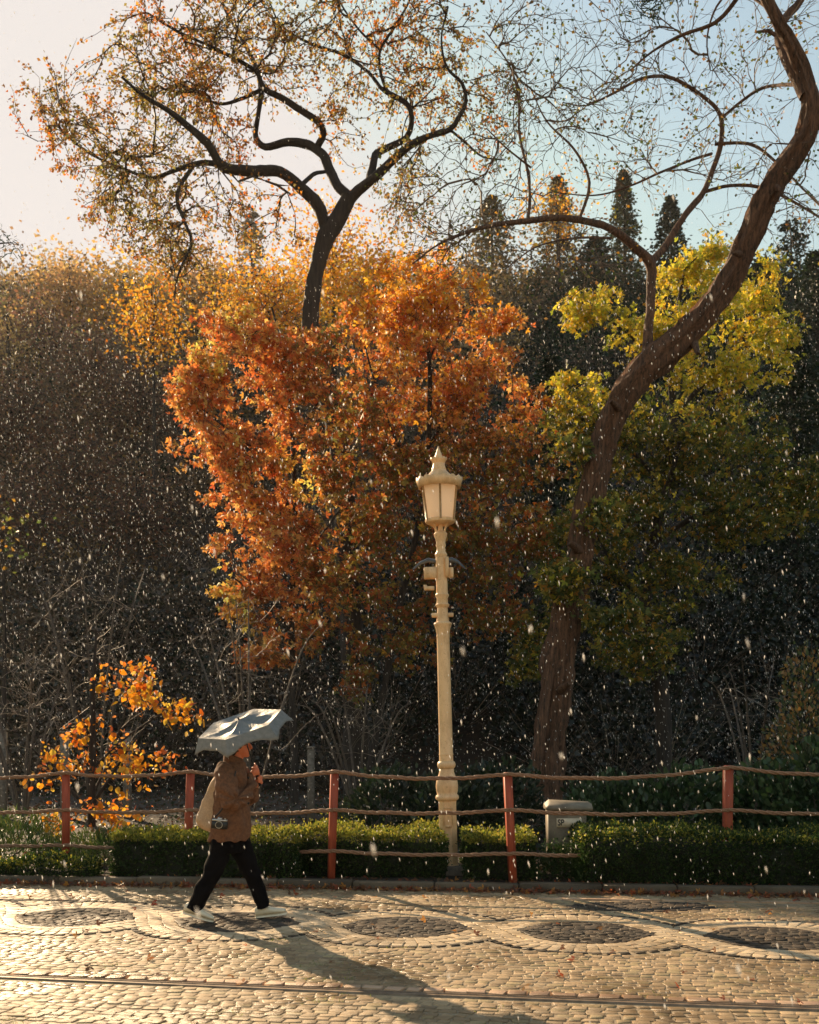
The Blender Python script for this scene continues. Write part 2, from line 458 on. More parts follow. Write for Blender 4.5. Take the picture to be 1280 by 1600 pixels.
# edging course along rail
u = -8
while u < 8.5:
    w = .135 * rng.uniform(.85, 1.15); xy = uv2xy(u + w / 2, rail_v(u) + .100)
    put('edging_stone', xy[0], xy[1], PH + rng.normal() * .01, w - .014, .095, .006); u += w
u = 1.3
while u < 9:
    w = .24; x = u + w / 2; put('edging_stone', x, float(kerb_y(x)) - .50, -.113, w - .01, .05, .006); u += w

for k in range(-5, 6):
    uu = np.linspace(-.56, .56, 25) * PER * .98; hh = np.maximum(0, strand(U0 + uu, 1) - (HW + .045) * np.sqrt(1 + strand_d(U0 + uu, 1) ** 2)); ok = hh > .01
    uu, hh = uu[ok], hh[ok]; V = []
    for a_, h_ in zip(uu, hh):
        for q in (-1, 1): xy = uv2xy(U0 + k * PER + a_, q * h_); V.append((xy[0], xy[1], .0105))
    mb = MB(); mb.add(V, Q=[(2 * i_, 2 * i_ + 2, 2 * i_ + 3, 2 * i_ + 1) for i_ in range(len(uu) - 1)]); mb.build('dark_bed', M_darkbed, street)
def build_stones(name, pal, H):
    M_s = M_basalt if name == 'dark_sett' else M_stone
    L = stones[name]; L.sort(key=lambda s: -(in_frame(s[0], s[1]) * 100) + s[1])
    # variants for separate parts
    var = []
    for i in range(14):
        c = np.array(pal[i % len(pal)]) * rng.uniform(.88, 1.1)
        V, Q = sett_geo(1.0 * .12, .08, H, c, .001 if name == 'band_stone' else .002); V[:, :2] /= (.12, .08)
        var.append(make_mesh(name, V, np.array(Q), np.tile(c, (12, 1)), mat=M_s))
    for s in L[:300]:
        o = bpy.data.objects.new(name, var[rng.integers(14)]); COL.objects.link(o); o.parent = street
        o.location = (s[0], s[1], s[5]); o.scale = (s[3], s[4], 1)
        o.rotation_euler = (rng.normal() * .008, rng.normal() * .008, s[2])
    if len(L) > 300:
        mb = MB()
        for s in L[300:]:
            c = np.array(pal[rng.integers(len(pal))]) * rng.uniform(.85, 1.12)
            V, Q = sett_geo(s[3], s[4], H, c, .001 if name == 'band_stone' else .002)
            V[:, 2] += V[:, 0] * rng.normal() * .009 + V[:, 1] * rng.normal() * .012
            ca, sa = math.cos(s[2]), math.sin(s[2])
            V = np.stack([V[:, 0] * ca - V[:, 1] * sa + s[0], V[:, 0] * sa + V[:, 1] * ca + s[1], V[:, 2] + s[5]], 1)
            mb.add(V, Q=Q, c=c)
        mb.build(name, M_s, street, kind='stuff')
    return len(L)
for nm, pl, H in (('sett', PAL['field'], .010), ('dark_sett', PAL['dark'], .0155), ('band_stone', PAL['pale'], .011), ('edging_stone', PAL['edge'], .016)):
    print(nm, build_stones(nm, pl, H))

# tram-like rail: grooved steel strip
mb = MB()
ru = np.linspace(-9, 9.4, 60)
prof = [(-.045, .0), (-.045, .014), (-.012, .016), (-.010, .002), (.014, .002), (.016, .016), (.036, .014), (.036, .0)]
V = []
for u in ru:
    for dv, z in prof:
        xy = uv2xy(u, rail_v(u) + dv); V.append((xy[0], xy[1], z + .002))
V = np.array(V); kq = len(prof); Q = []
for r_ in range(len(ru) - 1):
    for q in range(kq - 1): Q.append((r_ * kq + q, (r_ + 1) * kq + q, (r_ + 1) * kq + q + 1, r_ * kq + q + 1))
mb.add(V, Q=Q)
mb.build('street_rail', M_steel, kind='structure', label='worn steel rail set in the cobbles')

# kerb
kerb = empty('kerb', kind='structure', label='low grey stone kerb along the planting')
x = -9.0; kv = [MB() for _ in range(5)]
kmesh = []
for q in kv:
    q.box((0, 0, 0), (1, .15, .20), bev=.012, col=np.array((.15, .115, .08)) * rng.uniform(.7, 1.2)); kmesh.append(q.mesh('kerbstone', M_stone))
while x < 9:
    w = rng.uniform(.7, 1.0); cx = x + w / 2
    o = link('kerbstone', kmesh[rng.integers(5)], kerb); o.scale = (w - .012, 1, 1)
    o.location = (cx, kerb_y(cx) + .085 + rng.normal() * .004, -0.012 + rng.normal() * .006); o.rotation_euler = (rng.normal() * .02, 0, -.113 + rng.normal() * .006)
    x += w

# ------------------------------------------------------------------ leaves
T_KITE = (np.array([(0, 0, 0), (.5, .36, .08), (1, 0, 0), (.5, -.36, .08)]), np.array([(0, 1, 2, 3)]))
T_OVAL = (np.array([(0, 0, 0), (.3, .28, .06), (.75, .24, .06), (1, 0, -.03), (.75, -.24, .06), (.3, -.28, .06)]), np.array([(0, 1, 2, 3), (0, 3, 4, 5)]))
def lobe(a, L, w, z):
    c, s = math.cos(a), math.sin(a)
    R2 = np.array(((c, -s), (s, c)))
    pts = np.array([(0, 0), (L * .55, w), (L, 0), (L * .55, -w)]) @ R2.T
    return np.column_stack([pts, np.array((0, z * .4, z, z * .4))])
T_MAPLE = (np.concatenate([lobe(0, 1, .24, -.1), lobe(R(58), .82, .2, .1), lobe(R(-58), .82, .2, .06)]), np.array([(0, 1, 2, 3), (4, 5, 6, 7), (8, 9, 10, 11)]))
T_BLADE = (np.array([(0, .04, 0), (0, -.04, 0), (.6, -.03, .1), (1, 0, -.1), (.6, .03, .1)]), np.array([(0, 1, 2, 2), (0, 2, 4, 4)]))
T_SLIVER = (np.array([(0, .007, 0), (0, -.007, 0), (1, -.003, 0), (1, .003, 0)]), np.array([(0, 1, 2, 3)]))
def rand_dirs(n, zs=1.0, zb=0.0):
    d = rng.normal(size=(n, 3)); d[:, 2] = d[:, 2] * zs + zb
    return d / np.linalg.norm(d, axis=1)[:, None]
def leaf_geo(C, size, tmpl, T=None, N=None):
    n = len(C); tv, tf = tmpl
    if T is None: T = rand_dirs(n, .8, -.35)
    if N is None: N = rand_dirs(n)
    B = np.cross(N, T); B /= np.linalg.norm(B, axis=1)[:, None] + 1e-9
    N = np.cross(T, B)
    s = np.broadcast_to(size, (n,))[:, None, None]
    V = C[:, None, :] + s * (tv[None, :, 0, None] * T[:, None, :] + tv[None, :, 1, None] * B[:, None, :] + tv[None, :, 2, None] * N[:, None, :])
    Fc = (tf[None] + (np.arange(n) * len(tv))[:, None, None]).reshape(-1, tf.shape[1])
    return V.reshape(-1, 3), Fc, len(tv)
def pick(pal, n, var=.22):
    p = np.array([c for c, w in pal]); w = np.array([w for c, w in pal], float); w /= w.sum()
    c = p[rng.choice(len(p), n, p=w)] * rng.uniform(1 - var, 1 + var, (n, 1)) * rng.uniform(.93, 1.07, (n, 3))
    return np.clip(c, 0, .95)
def leaves_mesh(name, C, size, col, tmpl, mat=None, **k):
    V, Fc, nv = leaf_geo(C, size, tmpl, **k)
    return make_mesh(name, V, Fc, np.repeat(col, nv, axis=0), mat=mat or M_leaf)

ORANGE = [((.84, .31, .08), 5), ((.74, .20, .06), 4), ((.88, .42, .12), 4), ((.52, .12, .045), 1.8), ((.88, .55, .17), 2.6), ((.38, .16, .06), 3), ((.26, .17, .06), 2)]
GOLD = [((.85, .45, .05), 4), ((.80, .32, .03), 4), ((.75, .50, .08), 2), ((.7, .2, .03), 1)]
YELLOW = [((.78, .64, .08), 5), ((.82, .56, .07), 3), ((.42, .42, .05), 4), ((.25, .30, .04), 2), ((.65, .35, .04), 1)]
OLIVE = [((.18, .19, .045), 4), ((.32, .25, .05), 3), ((.11, .15, .04), 4), ((.42, .22, .04), 2), ((.06, .09, .025), 3.5)]
DKRED = [((.36, .10, .035), 4), ((.24, .13, .035), 4), ((.18, .17, .05), 4), ((.50, .15, .03), 2), ((.36, .26, .05), 3)]
PLANE = [((.40, .19, .06), 4), ((.54, .26, .06), 3), ((.44, .34, .10), 3), ((.24, .20, .07), 2), ((.66, .45, .14), 3.5), ((.10, .06, .03), 1.5)]
EVER = [((.014, .032, .014), 4), ((.024, .046, .018), 3), ((.009, .02, .01), 3), ((.04, .06, .022), 1)]

# ------------------------------------------------------------------ trees
KS = 1.0      # real size of a tree group: pixels and metres of its plan are scaled with its distance
class Tree:
    def __init__(s, name, label, cat, base, group=None):
        s.root = empty(name, tuple(base), label=label, cat=cat, group=group)
        s.base = np.array(base, float)
        s.lp = []; s.ld = []; s.nodes = []; s.limb = MB(); s.twig = MB(); s.tips = []
    def limb_px(s, pts, sides=10, tipnodes=True, noise=.10, step=.09):
        """pts: (px, py, Y, width_px)"""
        p = np.array([P(a, b, c * KS) for a, b, c, d in pts]); r = np.array([d * c * KS / F / 2 for a, b, c, d in pts])
        p, r = resample(p, r, step * KS, .035)
        s.limb.tube(p - s.base, r, sides, noise=noise)
        s.nodes.append(np.column_stack([p, r]))
    def grow(s, targets, tip_r=.004, gain=.0016, seg=.3, sides=3, maxr=.05, minr=0.0, droop=0.0):
        N = np.concatenate(s.nodes)
        tip_r *= KS; gain *= KS; seg *= KS; maxr *= KS
        pos = list(N[:, :3]); lim = list(N[:, 3])
        arr = np.zeros((len(pos) + len(targets) * 14, 3)); arr[:len(pos)] = N[:, :3]; cnt = len(pos)
        dirs = np.zeros_like(arr); n0 = cnt; parent = {}; chains = []
        d0 = np.min(np.linalg.norm(targets[:, None, :] - N[None, ::3, :3], axis=2), axis=1)
        uses = np.zeros(len(arr))
        for ti in np.argsort(d0):
            t = targets[ti]
            vv = t - arr[:cnt]; dd = np.linalg.norm(vv, axis=1); cs_ = (vv * dirs[:cnt]).sum(1) / (dd + 1e-6)
            cost = (dd + .12 * KS) * (1.25 - .75 * cs_); j = int(np.argmin(cost)); L = dd[j]
            if L < .05 * KS: continue
            m = min(12, max(2, int(L / seg) + 1)); a = arr[j]
            tt = np.linspace(0, 1, m + 1)[1:, None]
            side = rng.normal(size=3) * L * .08
            pts = a + (t - a) * tt + np.sin(tt * np.pi) * side * .6 + np.array((0, 0, 1)) * (np.sin(tt * np.pi) * L * (.05 - droop)) + dirs[j] * L * .45 * tt * (1 - tt) ** 2
            pts[:-1] += rng.normal(size=(m - 1, 3)) * L / m * .07
            ids = list(range(cnt, cnt + m)); arr[cnt:cnt + m] = pts
            pr = j
            for f_ in np.linspace(.45, 1, 7):
                k_ = f_ * m; q0 = int(min(m - 1, k_)); A_ = a if q0 == 0 else pts[q0 - 1]; s.lp.append(A_ + (pts[q0] - A_) * min(1, k_ - q0)); s.ld.append(pts[q0] - A_)
            for q in ids: parent[q] = pr; dv_ = arr[q] - arr[pr]; dirs[q] = dv_ / (np.linalg.norm(dv_) + 1e-6); pr = q
            chains.append([j] + ids); cnt += m; s.tips.append(t)
        for c in chains:
            q = c[-1]
            while q in parent: uses[q] += 1; q = parent[q]
        for c in chains:
            u = uses[c[1:]]; r = tip_r + gain * np.sqrt(u - 1) * 1.0 + minr
            r = np.minimum(np.concatenate([[r[0]], r]), maxr); r[-1] *= .5
            V, Q = tube_geo(arr[c] - s.base, r, sides)
            s.twig.add(V, Q=Q)
        return np.array(s.tips)
    def finish(s, bark, twig, trunk='trunk', branch='branches'):
        s.limb.build(trunk, bark, s.root, smooth=True)
        if s.twig.n: s.twig.build(branch, twig, s.root, smooth=True, kind='stuff')
    def crown(s, C, size, col, tmpl, mat=None, name='crown', **k):
        size = size * KS
        link(name, leaves_mesh(name, C - s.base, size, col, tmpl, mat, **k), s.root, kind='stuff')

def along(t, per, spread, flat=1.0, down=0.0):
    """leaf positions and directions strung along the outer twigs"""
    P_ = np.array(t.lp); D_ = np.array(t.ld); D_ /= np.linalg.norm(D_, axis=1)[:, None] + 1e-6
    n_ = int(len(t.tips) * per); i_ = rng.integers(len(P_), size=n_)
    # uneven: some sprays are full, some bare
    w_ = rng.uniform(0, 1, len(t.tips)) ** 1.5 + .05; w_ = np.repeat(w_, 7)[:len(P_)]; i_ = rng.choice(len(P_), n_, p=w_ / w_.sum())
    o = rand_dirs(n_) ; dd = D_[i_] * .7 + o * .8 + np.array((0, 0, -.25)); dd /= np.linalg.norm(dd, axis=1)[:, None]
    off = rng.normal(size=(n_, 3)) * spread * KS * np.array((1, 1, flat)); off[:, 2] -= down * KS
    return P_[i_] + off, dd
def blob_points(blobs, n, shell=.45, gap=.55, gs=.33):
    P0, I0 = blob_raw(blobs, int(n * 1.9), shell)
    v = hnoise(P0[:, 0] + .4 * P0[:, 1], P0[:, 2] - .3 * P0[:, 1], gs * KS, 1.3) + .5 * hnoise(P0[:, 0] - P0[:, 2], P0[:, 1] * 1.7, gs * .6 * KS, 4.1)
    o = np.argsort(-(v * gap + rng.normal(size=len(v)) * .45))[:n]; o = rng.permutation(o)
    return P0[o], I0[o]
def blob_raw(blobs, n, shell=.45):
    """blobs: (px,py,Y,rx_px,ry_px,ry_depth_m,weight) -> points in world, denser toward the shell"""
    w = np.array([b[6] for b in blobs], float); w /= w.sum()
    idx = rng.choice(len(blobs), n, p=w)
    B = np.array([b[:6] for b in blobs], float)[idx]; B[:, 2] *= KS; B[:, 5] *= KS
    d = rand_dirs(n); r = rng.uniform(0, 1, n) ** shell
    c = np.stack([(B[:, 0] - 640) * B[:, 2] / F, B[:, 2], 1.7 - (B[:, 1] - 1143) * B[:, 2] / F], 1)
    rad = np.stack([B[:, 3] * B[:, 2] / F, B[:, 5], B[:, 4] * B[:, 2] / F], 1)
    return c + d * r[:, None] * rad, idx
def around(tips, per, spread, down=0.0):
    C = np.repeat(tips, per, axis=0)
    o = rng.normal(size=C.shape) * spread * KS; o[:, 2] = o[:, 2] * .8 - down * KS
    return C + o
def gbase(px, Y):
    Y = Y * KS
    X = (px - 640) * Y / F
    return np.array((X, Y, float(gz(X, Y))))

# --- tall gnarled tree with dark limbs (left)
Y1 = 20.0; KS = 1.42
t1 = Tree('gnarled_tree', 'tall dark gnarled tree with thin brown leaves towering over the orange maples', 'tree', gbase(560, Y1))
t1.limb_px([(562, 1270, Y1, 46), (556, 1100, Y1, 36), (546, 900, Y1, 33), (538, 760, Y1, 31), (524, 660, Y1, 29), (500, 590, Y1, 27), (486, 520, Y1, 25), (489, 465, Y1, 26), (494, 425, Y1, 25), (510, 372, Y1, 28), (528, 342, Y1, 24), (545, 308, Y1, 22)], 14, noise=.12)
def L1(*pts, **k): t1.limb_px([(a, b, Y1 + d, w * 1.06) for a, b, d, w in pts], **k)
L1((510, 362, 0, 20), (497, 320, -.1, 20), (470, 293, -.2, 18), (437, 268, -.4, 17), (400, 267, -.6, 16), (368, 265, -.7, 15), (345, 256, -.8, 14), (325, 225, -1, 12), (300, 203, -1.2, 10), (262, 172, -1.5, 8), (225, 150, -1.8, 6), (190, 120, -2, 4))
L1((348, 258, -.8, 9), (322, 254, -.7, 8), (298, 258, -.5, 7), (268, 268, -.3, 6), (235, 278, -.2, 5), (190, 262, 0, 4), (140, 240, .2, 3), (95, 205, .2, 2))
L1((300, 262, -.5, 6), (282, 290, -.6, 6), (277, 315, -.6, 5), (290, 350, -.7, 4), (299, 380, -.7, 4), (280, 425, -.8, 3), (272, 465, -.8, 2))
L1((528, 342, 0, 17), (545, 310, .1, 16), (528, 292, .2, 16), (515, 265, .4, 15), (505, 242, .5, 14), (480, 226, .7, 13), (450, 222, .8, 12), (415, 230, .9, 10), (400, 214, 1, 8), (404, 175, 1, 7), (408, 140, 1.1, 9), (400, 105, 1.2, 7), (378, 60, 1.4, 6), (350, 10, 1.6, 5), (335, -40, 1.8, 4))
L1((495, 232, .6, 10), (506, 208, .5, 10), (497, 190, .3, 10), (470, 172, .2, 9), (440, 152, .1, 9), (412, 138, 0, 8), (398, 110, 0, 6), (345, 80, -.3, 5), (280, 50, -.6, 4), (230, 20, -.8, 3))
L1((412, 138, .6, 6), (375, 155, .4, 5), (340, 162, .2, 4), (300, 140, 0, 3), (250, 118, 0, 2))
L1((470, 290, -.2, 7), (490, 272, .1, 6), (508, 268, .3, 5))
L1((540, 320, 0, 17), (560, 298, -.1, 16), (592, 272, -.3, 14), (620, 245, -.4, 12), (640, 228, -.5, 11), (668, 214, -.6, 9), (703, 202, -.7, 8), (715, 186, -.7, 7), (728, 160, -.7, 6), (722, 130, -.8, 5), (698, 104, -.9, 4), (690, 60, -1, 3), (700, 10, -1, 3))
L1((577, 284, -.2, 12), (582, 262, 0, 12), (588, 240, .2, 11), (612, 228, .3, 10), (635, 215, .3, 9), (643, 192, .2, 8), (638, 165, .2, 8), (612, 148, .3, 9), (596, 138, .3, 6), (575, 112, .5, 5), (535, 85, .7, 5), (485, 68, 1, 4), (440, 40, 1.2, 3), (420, 0, 1.3, 2))
L1((608, 148, .3, 5), (596, 118, .2, 5), (594, 80, .1, 4), (618, 40, 0, 4), (640, 0, 0, 3), (655, -50, 0, 2))
L1((703, 202, -.7, 4), (730, 225, -.6, 4), (755, 245, -.6, 3), (790, 250, -.5, 2))
L1((596, 80, .1, 3), (560, 45, 0, 3), (530, 0, 0, 3), (520, -40, 0, 2))
bl = [(320, 60, 20, 130, 80, 2.2, 5), (230, 150, 20, 120, 80, 2.2, 5), (170, 230, 20, 110, 90, 2, 3.4), (240, 300, 20, 120, 80, 1.8, 3.2), (370, 340, 20, 110, 60, 1.6, 1.2), (640, 270, 20, 60, 70, 1.4, .9), (320, 150, 20, 90, 70, 2, 3.5),
      (450, 60, 20, 120, 80, 2.4, 5), (590, 40, 20, 110, 70, 2.4, 4), (690, 90, 20, 70, 110, 2, 3), (640, 140, 20, 70, 60, 2, 1.2), (250, 360, 20, 70, 55, 1.4, 1.6), (290, 410, 19.5, 60, 55, 1.2, 1.3),
      (400, 330, 20, 90, 45, 1.6, 1.0), (540, 170, 20, 70, 60, 2, 1.0), (760, 170, 20, 60, 100, 1.6, 1), (440, -60, 20, 260, 70, 3, 3.5), (105, 190, 20, 85, 75, 1.4, 1.6), (80, 160, 20, 50, 40, 1, .4), (350, 230, 20, 60, 30, 1.6, .6), (640, 330, 20, 50, 60, 1.2, .5), (180, 330, 20, 70, 60, 1.4, 1)]
tg, _ = blob_points(bl, 3300, .55, .3)
tips = t1.grow(tg, tip_r=.0042, gain=.0026, seg=.24, maxr=.05)
t1.finish(M_bark_dark, M_twig_dark)
C, DT = along(t1, 9.5, .05)
col = pick(PLANE, len(C))
g = (hnoise(C[:, 0], C[:, 2], .9 * KS, 2) + rng.normal(size=len(C)) * .4)[:, None]
col = np.where(g > .45, col * np.array((1.5, .85, .5)), col); col = np.where(g < -.55, col * np.array((.8, 1.02, .9)), col)
left = C[:, 0] < -5.2
t1.crown(C, rng.uniform(.04, .082, len(C)), np.clip(col * .92, 0, .9), T_KITE, T=DT)

# --- big leaning tree with bare boughs (right)
Y2 = 16.0; KS = 1.375
t2 = Tree('leaning_tree', 'big leaning tree with rough brown trunk and bare boughs on the right', 'tree', gbase(848, Y2))
def L2(*pts, **k): t2.limb_px([(a, b, Y2 + d, w * .82) for a, b, d, w in pts], **k)
L2((842, 1278, 0, 78), (850, 1230, 0, 62), (862, 1150, 0, 56), (872, 1060, 0, 58), (884, 960, 0, 52), (903, 870, -.1, 47), (925, 770, -.2, 46), (950, 670, -.3, 46), (985, 605, -.4, 52), (1025, 565, -.5, 54), (1070, 525, -.6, 50), (1115, 475, -.7, 46), (1150, 420, -.8, 42), (1172, 370, -.9, 40), (1193, 315, -1, 40), (1225, 260, -1.1, 41), (1256, 215, -1.2, 39), (1268, 170, -1.3, 32), (1256, 120, -1.3, 27), (1238, 72, -1.4, 23), (1212, 25, -1.5, 20), (1192, -20, -1.5, 18), (1170, -90, -1.6, 14), sides=30, noise=.22, step=.08)
L2((835, 1280, -.1, 30), (838, 1200, -.25, 22), (850, 1120, -.3, 18), (862, 1040, -.25, 14), sides=10)
L2((1258, 150, -1.3, 24), (1240, 112, -1.2, 26), (1228, 88, -1.1, 24), (1217, 55, -1, 18), (1226, 30, -.9, 16), (1252, 0, -.9, 14), (1262, -40, -.9, 12))
for (a, b, d, w, dx, dy) in ((905, 860, -.5, 13, -16, -12), (968, 640, -.7, 12, -14, -14), (1085, 535, -.9, 11, 6, 18), (1160, 400, -1.1, 10, -14, -6), (872, 1080, -.4, 14, 18, -12), (1210, 290, -1.3, 9, 12, 8)):
    L2((a, b, d + .3, w * 1.5), (a + dx * .6, b + dy * .6, d, w), (a + dx, b + dy, d - .05, w * .7), sides=8, noise=.2)
L2((1222, 62, -1, 8), (1200, 48, -1, 7), (1180, 50, -1, 4))
L2((1012, 575, -.5, 22), (1013, 530, -.4, 20), (1017, 480, -.3, 19), (1018, 440, -.2, 18), (1016, 412, -.2, 19), (990, 385, -.4, 16), (955, 358, -.6, 14), (915, 345, -.9, 13), (870, 340, -1.1, 12), (825, 345, -1.4, 10), (770, 352, -1.7, 8), (720, 366, -2, 6), (680, 385, -2.2, 4), (645, 412, -2.4, 3))
L2((1016, 412, -.2, 15), (1040, 385, 0, 13), (1072, 335, .2, 12), (1100, 300, .4, 11), (1115, 262, .5, 10), (1127, 225, .6, 10), (1126, 180, .6, 9), (1098, 150, .6, 7), (1050, 122, .5, 7), (1005, 122, .4, 6), (960, 145, .3, 5), (915, 165, .2, 3), (880, 160, .2, 2))
L2((1127, 186, .6, 6), (1150, 165, .4, 6), (1190, 138, 0, 6), (1232, 132, -.6, 7), (1262, 135, -1.2, 8))
L2((1117, 225, .6, 7), (1150, 223, .5, 6), (1180, 228, .3, 6), (1215, 255, 0, 5), (1250, 290, -.4, 4), (1290, 330, -.8, 3))
L2((1112, 240, .6, 6), (1080, 250, .4, 5), (1035, 268, .2, 5), (985, 290, 0, 4), (930, 305, -.2, 3), (860, 300, -.4, 2))
L2((1100, 300, .4, 7), (1140, 290, .3, 6), (1185, 292, .2, 6), (1230, 310, 0, 5), (1290, 345, -.3, 4))
L2((1262, 200, -1.2, 8), (1290, 200, -1, 7), (1330, 190, -1, 5))
L2((825, 343, -1.4, 6), (828, 310, -1.3, 6), (825, 270, -1.2, 5), (812, 210, -1, 5), (810, 150, -.9, 4), (795, 100, -.8, 3), (760, 50, -.6, 2))
L2((905, 343, -.9, 6), (920, 300, -.8, 6), (918, 270, -.8, 5), (895, 230, -.7, 4), (855, 190, -.6, 3), (830, 140, -.5, 2))
L2((830, 262, -1.2, 4), (790, 230, -1.4, 3), (760, 200, -1.6, 2))
L2((1175, -40, -1.5, 9), (1150, 0, -1.2, 8), (1118, 35, -1, 7), (1065, 55, -.7, 6), (1020, 80, -.4, 4), (985, 110, -.2, 3))
L2((1210, 20, -1.5, 6), (1175, -5, -1.2, 5), (1150, -20, -1, 5), (1120, 10, -.8, 4), (1105, 60, -.6, 3), (1110, 110, -.4, 2))
L2((1012, 760, -.3, 1), (1050, 735, -.2, 14), (1020, 800, -.2, 13), (985, 860, 0, 10), (930, 880, 0, 8), sides=8) if False else None
L2((955, 372, -.6, 5), (900, 372, -1.2, 4), (840, 385, -1.8, 3), (790, 420, -2.4, 2))
bl = [(1000, 60, 16, 170, 80, 2, 4), (900, 170, 15.6, 130, 80, 2, 4), (800, 120, 15.4, 70, 130, 1.4, 3), (760, 280, 15, 120, 70, 1.8, 3.4), (1000, 240, 16, 120, 80, 1.6, 3), (1130, 130, 16, 90, 90, 1.4, 2.4), (1180, 260, 15.6, 100, 90, 1.4, 2),
      (700, 380, 14.6, 110, 50, 1.4, 2.2), (900, 420, 14.8, 130, 60, 1.4, 2), (1230, 40, 15.4, 80, 70, 1.4, 2), (1250, 330, 15, 60, 90, 1.2, 1.4), (840, 30, 15.6, 100, 60, 1.4, 1.6), (640, 330, 15, 60, 60, 1.4, 1)]
tg, _ = blob_points(bl, 3500, .6, .2)
tips = t2.grow(tg, tip_r=.0028, gain=.0014, seg=.2, maxr=.028)
t2.finish(M_bark_brown, M_twig)
sel = tips[rng.random(len(tips)) < .22]
C = around(sel, 5, .09); t2.crown(C, rng.uniform(.03, .07, len(C)), pick(OLIVE + [((.3, .16, .06), 5)], len(C)), T_KITE, name='leaves')

# --- orange maples
KS = 1.47
def maple(name, label, base_px, Y, limbs, blobs, ntips, per, spread, size, pal, bark, twigm, tmpl=T_MAPLE, cat='tree', group=None, colf=None, drop=0.03, layer=True, tipkw={}):
    t = Tree(name, label, cat, gbase(base_px, Y), group)
    for lb in limbs: t.limb_px([(a, b, Y + d, w) for a, b, d, w in lb], 9)
    tg, _ = blob_points(blobs, ntips, .5, gap=1.15)
    tips = t.grow(tg, **tipkw)
    t.finish(bark, twigm)
    C, DT = along(t, per, spread * .55, .5, drop)
    col = pick(pal, len(C))
    if colf is not None: col = colf(C, col)
    t.crown(C, rng.uniform(size[0], size[1], len(C)), np.clip(col, 0, .92), tmpl, T=DT)
    return t
def cf1(C, col):
    px = 640 + F * C[:, 0] / C[:, 1]; py = 1143 - F * (C[:, 2] - 1.7) / C[:, 1]
    n_ = hnoise(C[:, 0], C[:, 2], .55 * KS, 5)
    col = np.where((n_ > .5)[:, None], col * np.array((1.03, 1.5, 1.2)), col)
    shade_side = sstep((px - 440) / 120)[:, None]  # right of the crown darker: shade away from the sun put into colour
    n2 = hnoise(C[:, 0] + 7, C[:, 2] + C[:, 1] * .6, .35 * KS, 2)[:, None]; col = np.where(n2 < -.55, col * np.array((.62, .55, .6)), col); col = np.where(n2 > .75, col * np.array((1.05, 1.3, 1.2)), col)
    alt = pick(DKRED, len(C)); m = rng.random((len(C), 1)) < shade_side * .8
    return np.where(m, alt, col)
Ym = 17.0
maple('orange_maple', 'slender maple in glowing orange leaf standing behind the walker', 460, Ym,
      [[(462, 1292, 0, 15), (460, 1180, 0, 12), (456, 1060, 0, 11), (457, 940, 0, 10), (461, 820, 0, 10), (459, 720, 0, 8), (452, 620, 0, 7), (440, 540, 0, 5), (425, 480, 0, 3)],
       [(461, 830, 0, 7), (435, 750, -.2, 6), (400, 705, -.5, 5), (355, 670, -.9, 4), (318, 640, -1.2, 3)],
       [(458, 1000, 0, 5), (430, 950, -.3, 4), (390, 920, -.6, 3), (360, 900, -.8, 2)],
       [(460, 900, 0, 5), (500, 840, .1, 4), (540, 780, .2, 3), (560, 720, .3, 2)],
       [(457, 700, 0, 5), (490, 640, .3, 4), (520, 580, .4, 3)]],
      [(395, 560, 16.6, 95, 60, 1.2, 4), (330, 625, 16.3, 70, 45, .9, 2.4), (350, 700, 16.4, 90, 55, 1.1, 3.4), (400, 780, 16.6, 85, 60, 1.2, 4), (420, 860, 16.7, 85, 60, 1.2, 4), (400, 930, 16.6, 68, 45, 1, 2.6), (440, 990, 16.8, 68, 50, 1, 2.6), (505, 900, 17, 75, 90, 1.2, 3), (510, 760, 17, 90, 90, 1.4, 3.4), (480, 610, 17, 90, 80, 1.4, 3.2), (300, 610, 16.2, 40, 30, .6, .8), (360, 510, 16.6, 55, 35, .9, 1), (500, 530, 16.2, 60, 45, .8, 1.6), (540, 620, 16.3, 50, 60, .8, 1.4), (470, 700, 16.2, 60, 60, .8, 1.2), (400, 1025, 16.6, 24, 18, .5, .5), (345, 850, 16.4, 26, 26, .6, .6)],
      960, 22, .15, (.048, .10), ORANGE, M_bark_dark, M_twig_dark, colf=cf1, tipkw=dict(tip_r=.004, gain=.0022, maxr=.03))
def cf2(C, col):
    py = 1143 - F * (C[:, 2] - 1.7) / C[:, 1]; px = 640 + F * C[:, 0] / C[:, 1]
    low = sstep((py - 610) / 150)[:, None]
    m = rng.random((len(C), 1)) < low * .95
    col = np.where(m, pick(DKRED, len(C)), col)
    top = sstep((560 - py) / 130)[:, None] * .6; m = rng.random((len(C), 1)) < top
    return np.where(m, pick(GOLD, len(C)), col)
